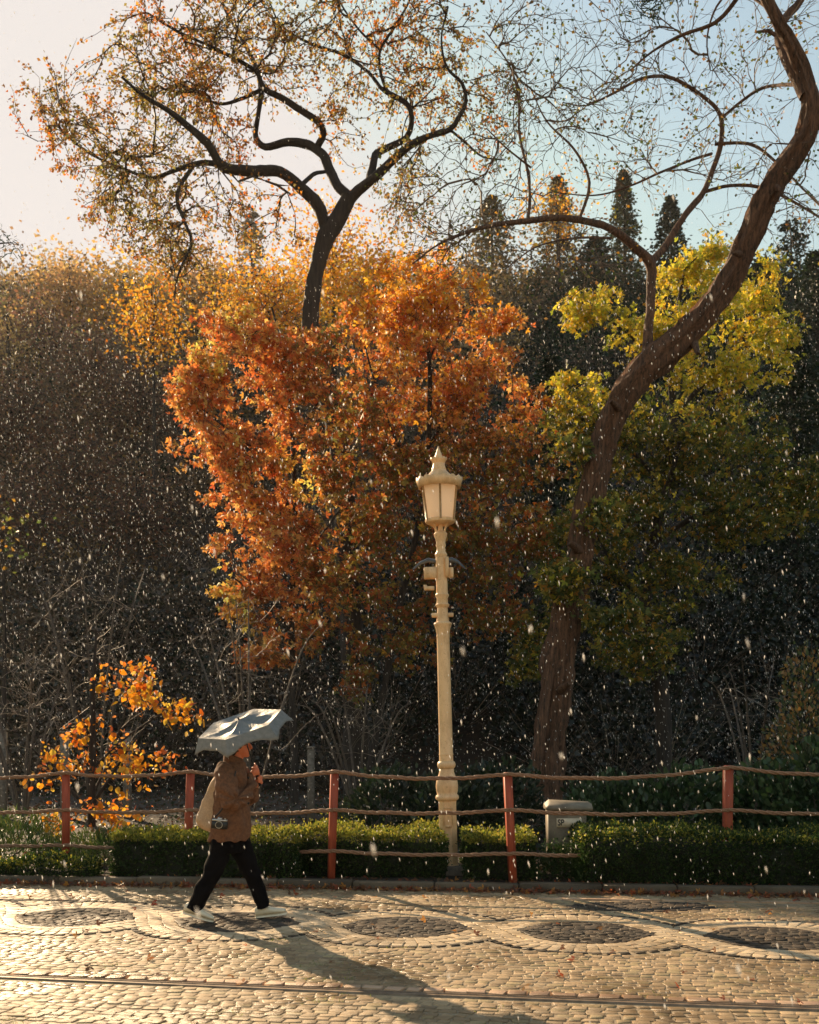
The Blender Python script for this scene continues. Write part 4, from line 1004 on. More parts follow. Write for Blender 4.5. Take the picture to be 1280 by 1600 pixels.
def rope_geo(mb, A, B, sag, dia, turns_per_m=9.5):
    L = np.linalg.norm(B - A); m_ = int(L * turns_per_m * 5)
    t = np.linspace(0, 1, m_); c = A + (B - A) * t[:, None]; c[:, 2] -= sag * 4 * t * (1 - t)
    c[:, 2] += .004 * np.sin(t * 23); 
    tan = (B - A) / L; n1 = np.cross(tan, (0, 0, 1)); n1 /= np.linalg.norm(n1); n2 = np.cross(tan, n1)
    for k in range(3):
        a = t * L * turns_per_m / 3 * 2 * np.pi * 1.0 + k * 2 * np.pi / 3
        p = c + (np.cos(a)[:, None] * n1 + np.sin(a)[:, None] * n2) * dia * .28
        V, Q = tube_geo(p, dia * .24, 6); mb.add(V, Q=Q)
for (zpx, name) in ((0, 'top'), (1, 'mid'), (2, 'low')):
    zs = [1.22, .78, .345][zpx]
    pts = []
    for k_, (b_, hx, lx, wr) in enumerate(tops):
        z = b_[2] + hx * .985 if zpx == 0 else 1.7 - ([0, 1265, (1316, 1320, 1325, 1329, 1333, 1331, 1330)[k_]][zpx] - 1143) * b_[1] / F
        f_ = (z - b_[2]) / hx
        pts.append(np.array((b_[0] + lx * (1 - f_), b_[1] - wr * .62, z)))
    for k in range(len(pts) - 1):
        mb = MB(); sag = [.07, .045, .03][zpx] * np.linalg.norm(pts[k + 1] - pts[k]) / 2.2
        A, B = pts[k], pts[k + 1]
        rope_geo(mb, A, B, sag, .046)
        V = [v - np.array(fence.location) for v in mb.V]; mb.V = V
        mb.build('rope', M_rope, fence, smooth=True)

# ------------------------------------------------------------------ street lamp
YL = 12.78
lx0 = (702 - 640) * YL / F
lamp = empty('street_lamp', (lx0, YL, .05), label='ornate cream street lamp with frosted lantern rising from the hedge', cat='street lamp')
s_l = F / YL
def zl(py): return 1.7 - (py - 1143) / s_l - .05
def prof(*pp): return [(zl(py), r / s_l) for py, r in pp]
mb = MB()
mb.box((0, 0, .03), (.42, .42, .14), bev=.015)
mb.build('plinth', M_greystone, lamp)
mb = MB()
mb.lathe(prof((1376, 17), (1352, 17), (1350, 15), (1255, 14.5), (1251, 15)), 8, phase=R(22.5))
mb.build('base_column', M_cream, lamp, auto=30)
mb = MB()
mb.box((0, -14.6 / s_l, (zl(1255) + zl(1285)) / 2), (15 / s_l, .012, .012)); mb.box((0, -14.6 / s_l, zl(1262)), (15 / s_l, .014, .012)); mb.box((-7 / s_l, -14.6 / s_l, zl(1275)), (.010, .012, .2)); mb.box((7 / s_l, -14.6 / s_l, zl(1275)), (.010, .012, .2)); mb.box((0, -14.8 / s_l, zl(1290)), (9 / s_l, .02, .03), bev=.005)
mb.build('relief_panel', M_cream, lamp)
mb = MB()
mb.lathe(prof((1251, 15), (1249, 17.5), (1246, 18.5), (1243, 17.5), (1241, 15.5), (1236, 16.8), (1228, 17.5), (1220, 16.5), (1212, 13.5), (1206, 11.5), (1201, 11.5)), 24); mb.build('bulb', M_cream, lamp, smooth=True)
mb = MB(); mb.lathe(prof((1201, 11.5), (1199, 13.5), (1195, 14.5), (1191, 13.5), (1189, 11)), 24); mb.build('collar', M_cream, lamp, smooth=True)
mb = MB(); mb.lathe(prof((1189, 11), (1180, 10.8), (1179, 11.5), (1176, 10.8), (1120, 10.5), (1060, 10.2), (1000, 10), (996, 10), (994, 10.6), (991, 10)), 12); mb.build('shaft', M_cream, lamp, auto=35)
mb = MB(); mb.lathe(prof((991, 10), (984, 11), (978, 13), (975, 14.2), (973, 13.5), (971, 10), (958, 8.5), (950, 8), (947, 10.5), (945, 11.5), (943, 9), (935, 8.5), (931, 10.6), (929, 10.6), (927, 9), (868, 8.4)), 20); mb.build('upper_shaft', M_cream, lamp, auto=35)
mb = MB(); mb.box((0, 0, zl(961)), (34 / s_l, .05, 6.5 / s_l), bev=.006); mb.build('cross_arm', M_cream, lamp)
mb = MB(); mb.lathe(prof((869, 9.2), (866, 9.8), (862, 7), (856, 6.6), (852, 8), (848, 7), (843, 8), (838, 10), (834, 10.6), (832, 9), (829, 4), (816, 3.4)), 20); mb.build('capital', M_cream, lamp, auto=35)
# brackets and boxes
mb = MB(); mb.box((-(17.5) / s_l, 0, zl(895)), (20 / s_l, .10, 18 / s_l), bev=.008); mb.build('control_box', M_cream, lamp)
mb = MB(); mb.box((8.5 / s_l, -.04, zl(887)), (5.5 / s_l, .10, 31 / s_l), bev=.006); mb.box((15 / s_l, 0, zl(895)), (7 / s_l, .07, 16 / s_l), bev=.006); mb.build('side_box', M_cream, lamp)
mb = MB(); mb.box((-(20) / s_l, -.02, zl(919)), (16 / s_l, .06, 6 / s_l), bev=.008); mb.box((-26 / s_l, -.02, zl(916)), (5 / s_l, .03, 5 / s_l)); mb.build('sensor_arm', M_cream, lamp)
for sgn, L_ in ((-1, 1.0), (1, .82)):
    mb = MB(); mb.tube(np.array([(sgn * 8, 874.5), (sgn * 20, 875), (sgn * 32, 878), (sgn * 45, 888)])[:, [0, 1]].dot(np.eye(2))[:, :1] * np.array([[1 / s_l, 0, 0]]) * L_ + np.stack([np.zeros(4), np.full(4, .03), [zl(876), zl(874), zl(878), zl(888)]], 1), [.022, .028, .02, .008], 8)
    mb.build('curved_arm', M_horn, lamp, smooth=True)
# yoke
for k in range(4):
    a = R(45 + 90 * k); c_, s__ = math.cos(a), math.sin(a)
    mb = MB(); rr = np.array([6, 10, 11, 15, 20]) / s_l; zz = [zl(833), zl(829), zl(824), zl(820), zl(818)]
    mb.tube(np.stack([rr * c_, rr * s__, zz], 1), .011, 6); mb.build('yoke_arm', M_cream, lamp, smooth=True)
# lantern: hexagonal
NP = 6; phs = R(-90)
def hexring(r, z): return np.array([(r * math.cos(phs + 2 * math.pi * k / NP), r * math.sin(phs + 2 * math.pi * k / NP), z) for k in range(NP)])
rb, rt = 23 / s_l, 30 / s_l; zb_, zt_ = zl(814), zl(757)
Hb, Ht = hexring(rb, zb_), hexring(rt, zt_)
for k in range(NP):
    j = (k + 1) % NP; V = []
    for q in (Hb[k], Hb[j], Ht[j], Ht[k]): V.append(q * np.array((.97, .97, 1)))
    mb = MB(); mb.add(V, Q=[(0, 1, 2, 3)], c=(.95, .85, .72)); mb.build('pane', M_pane, lamp)
    mb = MB(); mb.tube(np.array([Hb[k], (Hb[k] + Ht[k]) / 2, Ht[k]]) * np.array((1.03, 1.03, 1)), .013, 6); mb.build('rib', M_rib, lamp, smooth=True)
mb = MB()
mb.lathe(prof((820, 14), (818, 21), (816, 23.5), (812, 24), (811, 22)), 24); mb.build('lantern_floor', M_cream, lamp, auto=40)
mb = MB(); nS = 72
def scallop(prf, amp, cnt, n=nS):
    a = np.linspace(0, 2 * np.pi, n, endpoint=False); V = []
    for z, r, k in prf: V.append(np.stack([r * np.cos(a), r * np.sin(a), z + k * amp * np.abs(np.sin(a * cnt / 2))], 1))
    return np.concatenate(V), ring_quads(len(prf), n)
V, Q = scallop([(zl(762), 30 / s_l, 0), (zl(762), 33 / s_l, -.3), (zl(754), 35 / s_l, 0), (zl(751), 36.5 / s_l, 1), (zl(751), 34.5 / s_l, 1), (zl(752), 29 / s_l, 0)], .03, 16)
mb.add(V, Q=Q); mb.build('scalloped_rim', M_cream, lamp, smooth=True)
mb = MB(); mb.lathe(prof((755, 31), (751, 28), (746, 23), (741, 17), (736, 12), (734, 11), (733, 11.4), (731, 10.6), (727, 9.4), (723, 9), (721, 9)), 24); mb.build('roof', M_cream, lamp, auto=40)
mb = MB(); V, Q = scallop([(zl(724), 9 / s_l, 0), (zl(720), 11.5 / s_l, .3), (zl(718), 13.2 / s_l, 1), (zl(718), 11.8 / s_l, 1), (zl(721), 7 / s_l, 0)], .022, 10, 40); mb.add(V, Q=Q); mb.build('crown_ring', M_cream, lamp, smooth=True)
mb = MB(); mb.lathe(prof((722, 7.5), (716, 7.2), (710, 4.8), (703, 2.4), (697, .6)), 16); mb.build('finial', M_cream, lamp, smooth=True)
lamp.rotation_euler = (0, R(-1.45), 0)

# ------------------------------------------------------------------ cabinet
YC = 12.95
cab = empty('utility_cabinet', ((886 - 640) * YC / F, YC, .04), label='weathered grey-beige cabinet with a sloped lid half sunk in the hedge', cat='cabinet')
s_c = F / YC
mb = MB(); w, d, h = 58 / s_c, .34, .74
mb.box((-.015, 0, h / 2), (w, d, h), taper=1.0, bev=.012)
mb.V[0][:, 0] *= .94 + .06 * mb.V[0][:, 2] / h
mb.build('body', M_cab, cab)
mb = MB(); V = [(-.25, -.21, 0), (.27, -.21, 0), (.27, .21, 0), (-.25, .21, 0), (-.25, -.21, .035), (.27, -.21, .03), (.27, .21, .055), (-.25, .21, .055), (-.20, -.12, .10), (.27, -.12, .075), (.27, .14, .085), (-.20, .14, .11)]
mb.add(V, Q=[(3, 2, 1, 0), (0, 1, 5, 4), (1, 2, 6, 5), (2, 3, 7, 6), (3, 0, 4, 7), (4, 5, 9, 8), (5, 6, 10, 9), (6, 7, 11, 10), (7, 4, 8, 11), (8, 9, 10, 11)])
o = mb.build('lid', M_cab, cab); o.location = (0, 0, h + .003)
mb = MB(); mb.box((0, 0, 0), (.29, .008, .105)); plate = mb.build('label_plate', M_label, cab); plate.location = (.0, -d / 2 - .008, .60)
fc = bpy.data.curves.new('lettering', 'FONT'); fc.body = 'SP'; fc.size = .10; fc.extrude = .001; fc.offset = .002; fc.align_x = 'LEFT'
ft = bpy.data.objects.new('lettering_tmp', fc); COL.objects.link(ft)
dg = bpy.context.evaluated_depsgraph_get(); me = bpy.data.meshes.new_from_object(ft.evaluated_get(dg)); bpy.data.objects.remove(ft)
me.materials.clear(); me.materials.append(M_ink)
o = link('lettering', me, plate); o.rotation_euler = (R(90), 0, 0); o.location = (-.135, -.0055, -.03); o.scale = (.8, 1, 1)
mb = MB(); mb.box((0, 0, 0), (.018, .02, .07), bev=.004); o = mb.build('latch', M_black, cab); o.location = (.15, -d / 2 - .012, .33)

# grey stone markers beyond the fence
k = 0
for (px, Y, w, h, lb) in ((3, 21, 12, .62, 'pale stone marker at the left edge beyond the bare twigs'), (101, 21, 10, .62, 'pale stone marker left of the orange sapling'), (199, 21, 10, .62, 'pale stone marker showing through the orange sapling'), (486, 20, 10, .5, 'pale stone marker right of the slender maple trunk')):
    X = (px - 640) * Y / F
    r_ = empty('stone_marker', (X, Y, float(gz(X, Y))), label=lb, cat='stone marker', group='stone markers beyond the fence')
    zt = 1.7 - ({3: 1142, 101: 1146, 199: 1146, 486: 1170}[px] - 1143) * Y / F - float(gz(X, Y))
    mb = MB(); mb.box((0, 0, zt / 2), (w * Y / F, .16, zt), bev=.02); mb.build('shaft', M_greystone, r_)
    mb = MB(); mb.box((0, 0, zt + .022), (w * Y / F * 1.25, .2, .04), bev=.01); mb.build('cap', M_greystone, r_)

# ------------------------------------------------------------------ person
YP = 9.85; SP_ = F / YP
def Q3(px, py, dy=0.0): return np.array(((px - 640) / SP_, YP + dy, 1.7 - (py - 1143) / SP_))
pbase = np.array((Q3(362, 1441)[0], YP, 0.016))
person = empty('person', tuple(pbase), label='walker in brown coat and black trousers striding right, head hidden under the umbrella', cat='person')
def loft(mb, rings, n=20):
    """rings: (center, a_x, b_y) horizontal ellipses, or (center, a, b, axis)"""
    V = []; a = np.linspace(0, 2 * np.pi, n, endpoint=False)
    for r_ in rings:
        c = np.asarray(r_[0]); V.append(np.stack([c[0] + r_[1] * np.cos(a), c[1] + r_[2] * np.sin(a), np.full(n, c[2])], 1))
    mb.add(np.concatenate(V) - pbase, Q=ring_quads(len(rings), n), N=[list(range(n))[::-1], list(range((len(rings) - 1) * n, len(rings) * n))])
def limb(mb, pts, rad, n=12, step=.03):
    p, r_ = resample(np.array(pts), np.array(rad), step)
    V, Q = tube_geo(p - pbase, r_, n); k_ = len(p)
    mb.add(V, Q=Q, N=[list(range(n))[::-1], list(range((k_ - 1) * n, k_ * n))])
def ball(mb, c, r3, n=14):
    pr = []
    for i_ in range(1, 9):
        th = math.pi * i_ / 9; pr.append((np.array(c) + np.array((0, 0, -math.cos(th) * r3[2])), r3[0] * math.sin(th), r3[1] * math.sin(th)))
    loft(mb, pr, n)
def remesh(o, vox, smooth=3, disp=None):
    # recalc normals first so that overlapping closed pieces unite
    bm_ = bmesh.new(); bm_.from_mesh(o.data); bmesh.ops.recalc_face_normals(bm_, faces=bm_.faces); bm_.to_mesh(o.data); bm_.free()
    m_ = o.modifiers.new('remesh', 'REMESH'); m_.mode = 'VOXEL'; m_.voxel_size = vox; m_.use_smooth_shade = True
    if smooth: s_ = o.modifiers.new('smooth', 'SMOOTH'); s_.iterations = smooth; s_.factor = .6
    if disp:
        for (sc_, st_) in disp:
            tx = bpy.data.textures.new('folds', 'CLOUDS'); tx.noise_scale = sc_; tx.noise_depth = 1
            d_ = o.modifiers.new('folds', 'DISPLACE'); d_.texture = tx; d_.strength = st_; d_.mid_level = .5
    dg_ = bpy.context.evaluated_depsgraph_get(); dg_.update()
    me_ = bpy.data.meshes.new_from_object(o.evaluated_get(dg_)); o.modifiers.clear()
    mats = [m for m in o.data.materials]; o.data = me_
    if not len(me_.materials):
        for m in mats: me_.materials.append(m)
    me_.polygons.foreach_set('use_smooth', np.ones(len(me_.polygons), dtype=bool)); me_.update()

def folds(o, fn):
    me_ = o.data; n_ = len(me_.vertices); co = np.zeros(n_ * 3, np.float32); me_.vertices.foreach_get('co', co); co = co.reshape(-1, 3)
    no = np.zeros(n_ * 3, np.float32); me_.vertex_normals.foreach_get('vector', no); no = no.reshape(-1, 3)
    me_.vertices.foreach_set('co', (co + no * fn(co)[:, None]).astype(np.float32).ravel()); me_.update()
# umbrella frame of reference
UC = Q3(378, 1131, -.10)
uvec = np.array((61, 15.5, 22.0)) / SP_; vvec = np.array((21, -61.5, -15.0)) / SP_
uvec *= .386 / np.linalg.norm(uvec); vvec -= uvec * (uvec @ vvec) / (uvec @ uvec); vvec *= .386 / np.linalg.norm(vvec)
nvec = np.cross(uvec, vvec); nvec /= np.linalg.norm(nvec)
if nvec[2] < 0: nvec = -nvec
hand_c = UC - nvec * .455
handle_end = UC - nvec * .60

# body
B = MB()
hip = Q3(358, 1305); chest = Q3(364, 1225); neck = Q3(370, 1190); head = Q3(374, 1164)
loft(B, [(Q3(355, 1312), .12, .15), (Q3(357, 1295), .125, .155), (Q3(360, 1265), .105, .13), (Q3(363, 1235), .12, .16), (Q3(363, 1212), .11, .18), (Q3(364, 1200), .08, .14), (Q3(367, 1195), .055, .065)])
limb(B, [Q3(364, 1202), Q3(369, 1190), Q3(372, 1178)], [.062, .056, .055])
ball(B, head + np.array((-.012, 0, .012)), (.098, .078, .112)); ball(B, head + np.array((.03, 0, -.05)), (.062, .056, .065))
limb(B, [head + np.array((.075, 0, .02)), head + np.array((.102, 0, -.012)), head + np.array((.108, 0, -.028)), head + np.array((.08, 0, -.034))], [.012, .013, .014, .012], 8, .01)
ball(B, head + np.array((.078, 0, -.052)), (.018, .024, .010), 10); ball(B, head + np.array((.074, 0, -.065)), (.017, .022, .010), 10); ball(B, head + np.array((.066, 0, -.092)), (.026, .026, .02), 10)
for sy in (-1, 1): ball(B, head + np.array((-.012, sy * .078, -.01)), (.02, .01, .033), 10); ball(B, head + np.array((.07, sy * .03, .018)), (.016, .018, .009), 10)
# legs
legF = [Q3(368, 1308, .07), Q3(381, 1342, .075), Q3(393, 1370, .08), Q3(407, 1412, .08), Q3(409, 1421, .08)]
legB = [Q3(349, 1308, -.07), Q3(342, 1342, -.085), Q3(330, 1372, -.10), Q3(312, 1406, -.115), Q3(307, 1420, -.12)]
for lg in (legF, legB): limb(B, lg, [.08, .062, .046, .034, .026])
# arms: near (camera side) and far, both holding the shaft
shN = Q3(360, 1204, -.19); elN = Q3(369, 1253, -.22); wrN = hand_c + np.array((-.045, -.03, -.055))
shF = Q3(370, 1206, .17); elF = Q3(388, 1250, .16); wrF = hand_c - nvec * .09 + np.array((-.03, .05, -.06))
limb(B, [shN, (shN + elN) / 2, elN, (elN + wrN) / 2, wrN], [.05, .045, .038, .034, .025]); limb(B, [shF, elF, (elF + wrF) / 2, wrF], [.05, .038, .034, .025])
def hand(mb, c, wr, side):
    """fingers wrap round the shaft through c (axis nvec)"""
    ax = nvec; d = c - wr; d -= ax * (d @ ax); d /= np.linalg.norm(d); e = np.cross(ax, d) * side
    pr = .024
    palm = c - e * pr * 1.0
    limb(mb, [wr, palm - d * .02, palm + d * .012], [.024, .030, .026], 10, .012)
    limb(mb, [palm - d * .012 + ax * .026, palm - d * .012 - ax * .026], [.021, .021], 10, .012)
    for q, (off, L_) in enumerate(((.032, .95), (.011, 1.05), (-.010, 1.0), (-.030, .82))):
        pts = []
        for a_ in np.linspace(0, 1, 6):
            th = math.pi * (-.55 + 1.45 * a_ * L_)
            pts.append(c + ax * (off - a_ * .006) + (-e * math.cos(th) + d * math.sin(th)) * (pr + .002))
        limb(mb, pts, [.0105, .0105, .010, .0095, .009, .008], 8, .006)
    tp = [palm - d * .018 + ax * .026, palm - d * .004 + ax * .048, c + d * .012 + ax * .056 - e * .012, c + d * .018 + ax * .058 + e * .008]
    limb(mb, tp, [.013, .012, .0105, .009], 8, .006)
hand(B, hand_c, wrN, 1)
hand(B, hand_c - nvec * .095, wrF, -1)
body = B.build('body', M_skin, person); remesh(body, .0055, 2)
for sy in (-1, 1):
    mb = MB(); ball(mb, head + np.array((.072, sy * .031, .006)), (.011, .011, .009), 12); mb.build('eye', M_black, person, smooth=True)
# hair
mb = MB(); ball(mb, head + np.array((-.024, 0, .025)), (.105, .089, .112), 20); ball(mb, head + np.array((-.055, 0, -.035)), (.062, .078, .085), 16); limb(mb, [head + np.array((-.06, 0, -.06)), Q3(358, 1190), Q3(355, 1196)], [.05, .045, .03])
hair = mb.build('hair', M_hair, person); remesh(hair, .008, 2, [(.02, .012)])
# trousers
mb = MB()
loft(mb, [(Q3(352, 1292), .13, .155), (Q3(354, 1308), .145, .165), (Q3(356, 1322), .15, .165), (Q3(357, 1332), .13, .15)])
limb(mb, [Q3(368, 1312, .07), Q3(381, 1342, .075), Q3(393, 1372, .08), Q3(405, 1402, .08), Q3(410, 1420, .08)], [.108, .094, .076, .066, .061], 16)
limb(mb, [Q3(349, 1312, -.07), Q3(342, 1342, -.085), Q3(330, 1372, -.1), Q3(315, 1400, -.11), Q3(305, 1419, -.12)], [.104, .092, .079, .073, .070], 16)
tr_ = mb.build('trousers', M_trouser, person); remesh(tr_, .008, 2, [(.12, .022)])
folds(tr_, lambda c: .0055 * np.sin(52 * c[:, 2] + 26 * np.abs(c[:, 0]) + 2.5 * np.sin(9 * c[:, 0] + 14 * c[:, 1])) * np.exp(-((c[:, 2] - .42) / .16) ** 2) + .0045 * np.sin(70 * c[:, 2] + 3 * np.sin(20 * c[:, 1])) * np.exp(-((c[:, 2] - .12) / .07) ** 2))
# coat
mb = MB()
def cr(py, xl, xr, b_, dy=0): c = Q3((xl + xr) / 2, py, dy); return (c, (xr - xl) / 2 / SP_, b_)
loft(mb, [cr(1313, 326, 387, .19), cr(1305, 326, 389, .20), cr(1290, 327, 391, .20), cr(1268, 330, 391, .195), cr(1245, 333, 390, .20), cr(1225, 336, 390, .215), cr(1210, 338, 388, .225), cr(1201, 342, 386, .20), cr(1195, 346, 385, .15), cr(1190, 350, 384, .10)], 28)
limb(mb, [Q3(370, 1207, .14), Q3(380, 1230, .17), Q3(388, 1250, .15), Q3(394, 1240, .12), wrF], [.09, .085, .075, .06, .044], 16)
coat = mb.build('coat', M_coat, person);  remesh(coat, .008, 2, [(.14, .035)])
folds(coat, lambda c: .010 * np.sin(np.arctan2(c[:, 1], c[:, 0]) * 8 + 2.4 * np.sin(c[:, 2] * 5.5) + 1.2 * np.sin(c[:, 2] * 13)) * np.clip(1.55 - c[:, 2], .25, 1) + .006 * np.sin(38 * (c[:, 2] * .7 + c[:, 0] * .7) + 2 * np.sin(11 * c[:, 2])))
mb = MB()
limb(mb, [Q3(358, 1199, -.13), Q3(358, 1212, -.20), Q3(360, 1230, -.245), Q3(367, 1247, -.26), Q3(376, 1249, -.23), Q3(386, 1240, -.15), Q3(393, 1230, -.07), wrN + (hand_c - wrN) * .15], [.075, .098, .102, .092, .076, .060, .050, .042], 18)
slv = mb.build('sleeve', M_coat, person); remesh(slv, .008, 2, [(.12, .03)])
elc = elN - pbase + np.array((.06, 0, .05))
folds(slv, lambda c: .010 * np.sin(7.5 * np.arctan2(c[:, 2] - elc[2], c[:, 0] - elc[0]) + 14 * np.hypot(c[:, 0] - elc[0], c[:, 2] - elc[2])) + .004 * np.sin(60 * c[:, 2] + 20 * c[:, 0]))
# collar: open band round the neck
mb = MB(); n_ = 28; a_ = np.linspace(0, 2 * np.pi, n_, endpoint=False); V = []
for (py, sx_, sy_, dx) in ((1200, .13, .13, 0), (1190, .098, .105, 0), (1181, .088, .098, -.006), (1179, .082, .092, -.006), (1181, .074, .084, -.006), (1192, .070, .078, 0)):
    c = Q3(366, py); V.append(np.stack([c[0] + dx + sx_ * np.cos(a_), c[1] + sy_ * np.sin(a_), c[2] - .035 * (np.cos(a_) > .2) * (np.cos(a_)) + 0 * a_], 1))
mb.add(np.concatenate(V) - pbase, Q=ring_quads(6, n_)); mb.build('collar', M_coat, person, smooth=True)
for k_ in range(5):
    mb = MB(); ball(mb, Q3(389.5, 1215 + k_ * 20, -.05), (.010, .012, .012), 8); mb.build('button', M_black, person, smooth=True)
# shoes
def shoe(anchor, pitch, yaw=0.0):
    mb = MB(); n_ = 18; a_ = np.linspace(0, 2 * np.pi, n_, endpoint=False); V = []
    # stations along the foot: x, half width, height
    st = [(-.085, .020, .055), (-.075, .034, .078), (-.04, .037, .095), (0, .037, .090), (.04, .040, .072), (.09, .045, .056), (.14, .044, .046), (.175, .034, .036), (.192, .016, .026)]
    for x, w_, h_ in st:
        V.append(np.stack([np.full(n_, x), w_ * np.cos(a_), .018 + h_ / 2 + h_ / 2 * np.sin(a_)], 1))
    V = np.concatenate(V); Q = ring_quads(len(st), n_); up = (V, Q)
    c_, s_ = math.cos(pitch), math.sin(pitch); Rm = np.array(((c_, 0, s_), (0, 1, 0), (-s_, 0, c_)))
    V1 = V @ Rm.T
    mb.add(V1 + anchor - pbase, Q=Q, N=[list(range(n_)), list(range((len(st) - 1) * n_, len(st) * n_))[::-1]]); sh = mb.build('shoe', M_shoe, person, smooth=True)
    mb = MB(); V = []; out = [(x, w_ * 1.06) for x, w_, h_ in st]
    ring = [(x, w_) for x, w_ in out] + [(x, -w_) for x, w_ in out[::-1]]; ring = [(-.092, 0)] + ring[:]
    ring.insert(1 + len(out), (.20, 0)); m_ = len(ring)
    V = np.array([(x, y, 0) for x, y in ring] + [(x, y, .024) for x, y in ring]) @ Rm.T
    mb.add(V + anchor - pbase, Q=[(i_, (i_ + 1) % m_, (i_ + 1) % m_ + m_, i_ + m_) for i_ in range(m_)], N=[list(range(m_)), list(range(m_, 2 * m_))[::-1]])
    mb.build('sole', M_shoe, sh); return sh
shoe(Q3(412, 1437, .02) * (1, 1, 0) + np.array((0, .08, .018 + .008)), R(-7))
shoe(Q3(304, 1438, -.12) * (1, 1, 0) + np.array((0, 0, .018 + .055)), R(17))

# umbrella (held, own thing)
umb = empty('umbrella', tuple(hand_c), label='slate blue-grey umbrella tilted over the walker, its flat hexagonal top dented', cat='umbrella')
def uloc(p): return np.asarray(p) - hand_c
NR = 6; rad_rings = []
nr_, na = 14, 48
mb = MB(); V = []
# polar grid over canopy: t in 0..1 to ridge hexagon, 1..1.35 skirt
def hexr(a):   # distance factor of a hexagon with unit vertices at 0,60..
    m_ = (a + math.pi / 6) % (math.pi / 3) - math.pi / 6
    m2_ = (a % (math.pi / 3)) - math.pi / 6
    return math.cos(math.pi / 6) / math.cos(m2_)
ts = list(np.linspace(0.0, 1, 10)) + [1.03, 1.10, 1.18, 1.26, 1.33]
for t in ts:
    for k in range(na):
        a = 2 * math.pi * k / na; hr = hexr(a); corner = (abs(math.cos(a * 3)) ** 6)
        if t <= 1:
            r_ = t * hr
            dent = -.034 * math.sin(min(t, 1) * math.pi) * (1 - .75 * corner) + .006 * math.sin(5 * a + 3 * t) * math.sin(t * math.pi) + .035 * (1 - t) ** 2 * 1.2
            h_ = dent
        else:
            q = (t - 1) / .33; r_ = hr * (1 + .17 * q) * (1 + (.05 * corner - .02) * q); h_ = -.105 * q - .03 * q * corner + .018 * q * (1 - corner) + .006 * math.sin(9 * a) * q
        V.append(uvec * r_ * math.cos(a) + vvec * r_ * math.sin(a) + nvec * h_)
V = np.array(V) + uloc(UC); mb.add(V, Q=ring_quads(len(ts), na))
can = mb.mesh('canopy', M_umb, auto=32)
can_o = link('canopy', can, umb)
sol = can_o.modifiers.new('thickness', 'SOLIDIFY'); sol.thickness = .0015
mb = MB(); mb.tube([uloc(UC + nvec * .05), uloc(UC - nvec * .3), uloc(handle_end)], .006, 8); mb.build('shaft', M_black, umb, smooth=True)
mb = MB(); mb.tube([uloc(hand_c + nvec * .02), uloc(hand_c - nvec * .08), uloc(handle_end - nvec * .005)], [.014, .016, .013], 10); mb.build('handle', M_black, umb, smooth=True)
mb = MB(); mb.tube([uloc(UC + nvec * .03), uloc(UC + nvec * .065)], [.010, .005], 8); mb.build('ferrule', M_black, umb, smooth=True)
for k in range(NR):
    a = math.pi / 3 * k; e = uvec * math.cos(a) + vvec * math.sin(a)
    mb = MB(); mb.tube([uloc(UC - nvec * .012), uloc(UC + e * .55 - nvec * .035), uloc(UC + e * .985 - nvec * .010), uloc(UC + e * 1.16 - nvec * .155)], .0028, 5)
    rb_ = mb.build('rib', M_silver, umb, smooth=True)
    mb = MB(); mb.tube([uloc(UC - nvec * .17), uloc(UC + e * .5 - nvec * .04)], .0022, 5); mb.build('stretcher', M_silver, rb_, smooth=True)

# shoulder bag
bag_c = Q3(332, 1250, .02)
bag = empty('cloth_bag', tuple(bag_c), label='tan cloth bag slung behind the walker, hanging down the back', cat='bag')
outl = [(352, 1190), (345, 1200), (336, 1216), (326, 1232), (318, 1250), (312, 1270), (308, 1284), (312, 1292), (322, 1297), (333, 1300), (340, 1292), (344, 1260), (348, 1225), (354, 1200)]
ring0 = np.array([Q3(a, b_) for a, b_ in outl]); cc = ring0.mean(0)
mb = MB(); V = []; th = [(-.115, .86), (-.095, .96), (-.04, 1.0), (.04, 1.0), (.095, .96), (.115, .86)]
for dy, sc_ in th: 
    r_ = cc + (ring0 - cc) * np.array((sc_, 1, sc_)); r_[:, 1] += dy; V.append(r_ - bag_c)
mb.add(np.concatenate(V), Q=ring_quads(6, len(outl)), N=[list(range(len(outl))), list(range(5 * len(outl), 6 * len(outl)))[::-1]])
bo = mb.build('pouch', M_bag, bag); pb_ = pbase
remesh(bo, .008, 3, [(.10, .03)])
mb = MB(); mb.tube([Q3(350, 1194, -.10) - bag_c, Q3(356, 1196, -.16) - bag_c, Q3(350, 1215, -.225) - bag_c, Q3(343, 1240, -.18) - bag_c], .010, 6); mb.build('strap', M_bag, bag, smooth=True)

# camera hanging at the hip
cc_ = Q3(351, 1284, -.255)
camo = empty('film_camera', tuple(cc_), label='small black camera with silver top hanging at the walker hip', cat='camera')
mb = MB(); mb.box((0, 0, -.008), (.135, .045, .068), bev=.006); cb = mb.build('body', M_black, camo)
mb = MB(); mb.box((0, 0, .034), (.130, .043, .018), bev=.004); mb.box((0, 0, .050), (.045, .038, .020), taper=.7); mb.build('top_plate', M_silver, camo)
mb = MB(); mb.lathe([(0, .030), (.012, .030), (.013, .026), (.030, .026), (.030, .020), (.026, .018)], 20); o = mb.build('lens', M_black, camo, auto=30); o.rotation_euler = (R(90), 0, 0); o.location = (0, -.022, -.004)
mb = MB(); mb.lathe([(0, .031), (.014, .031), (.014, .027), (0, .027)], 20); o = mb.build('lens_ring', M_silver, camo, auto=30); o.rotation_euler = (R(90), 0, 0); o.location = (0, -.024, -.004)
mb = MB(); mb.lathe([(0, .008), (.01, .008)], 12); o = mb.build('dial', M_silver, camo, auto=30); o.location = (.045, 0, .043)
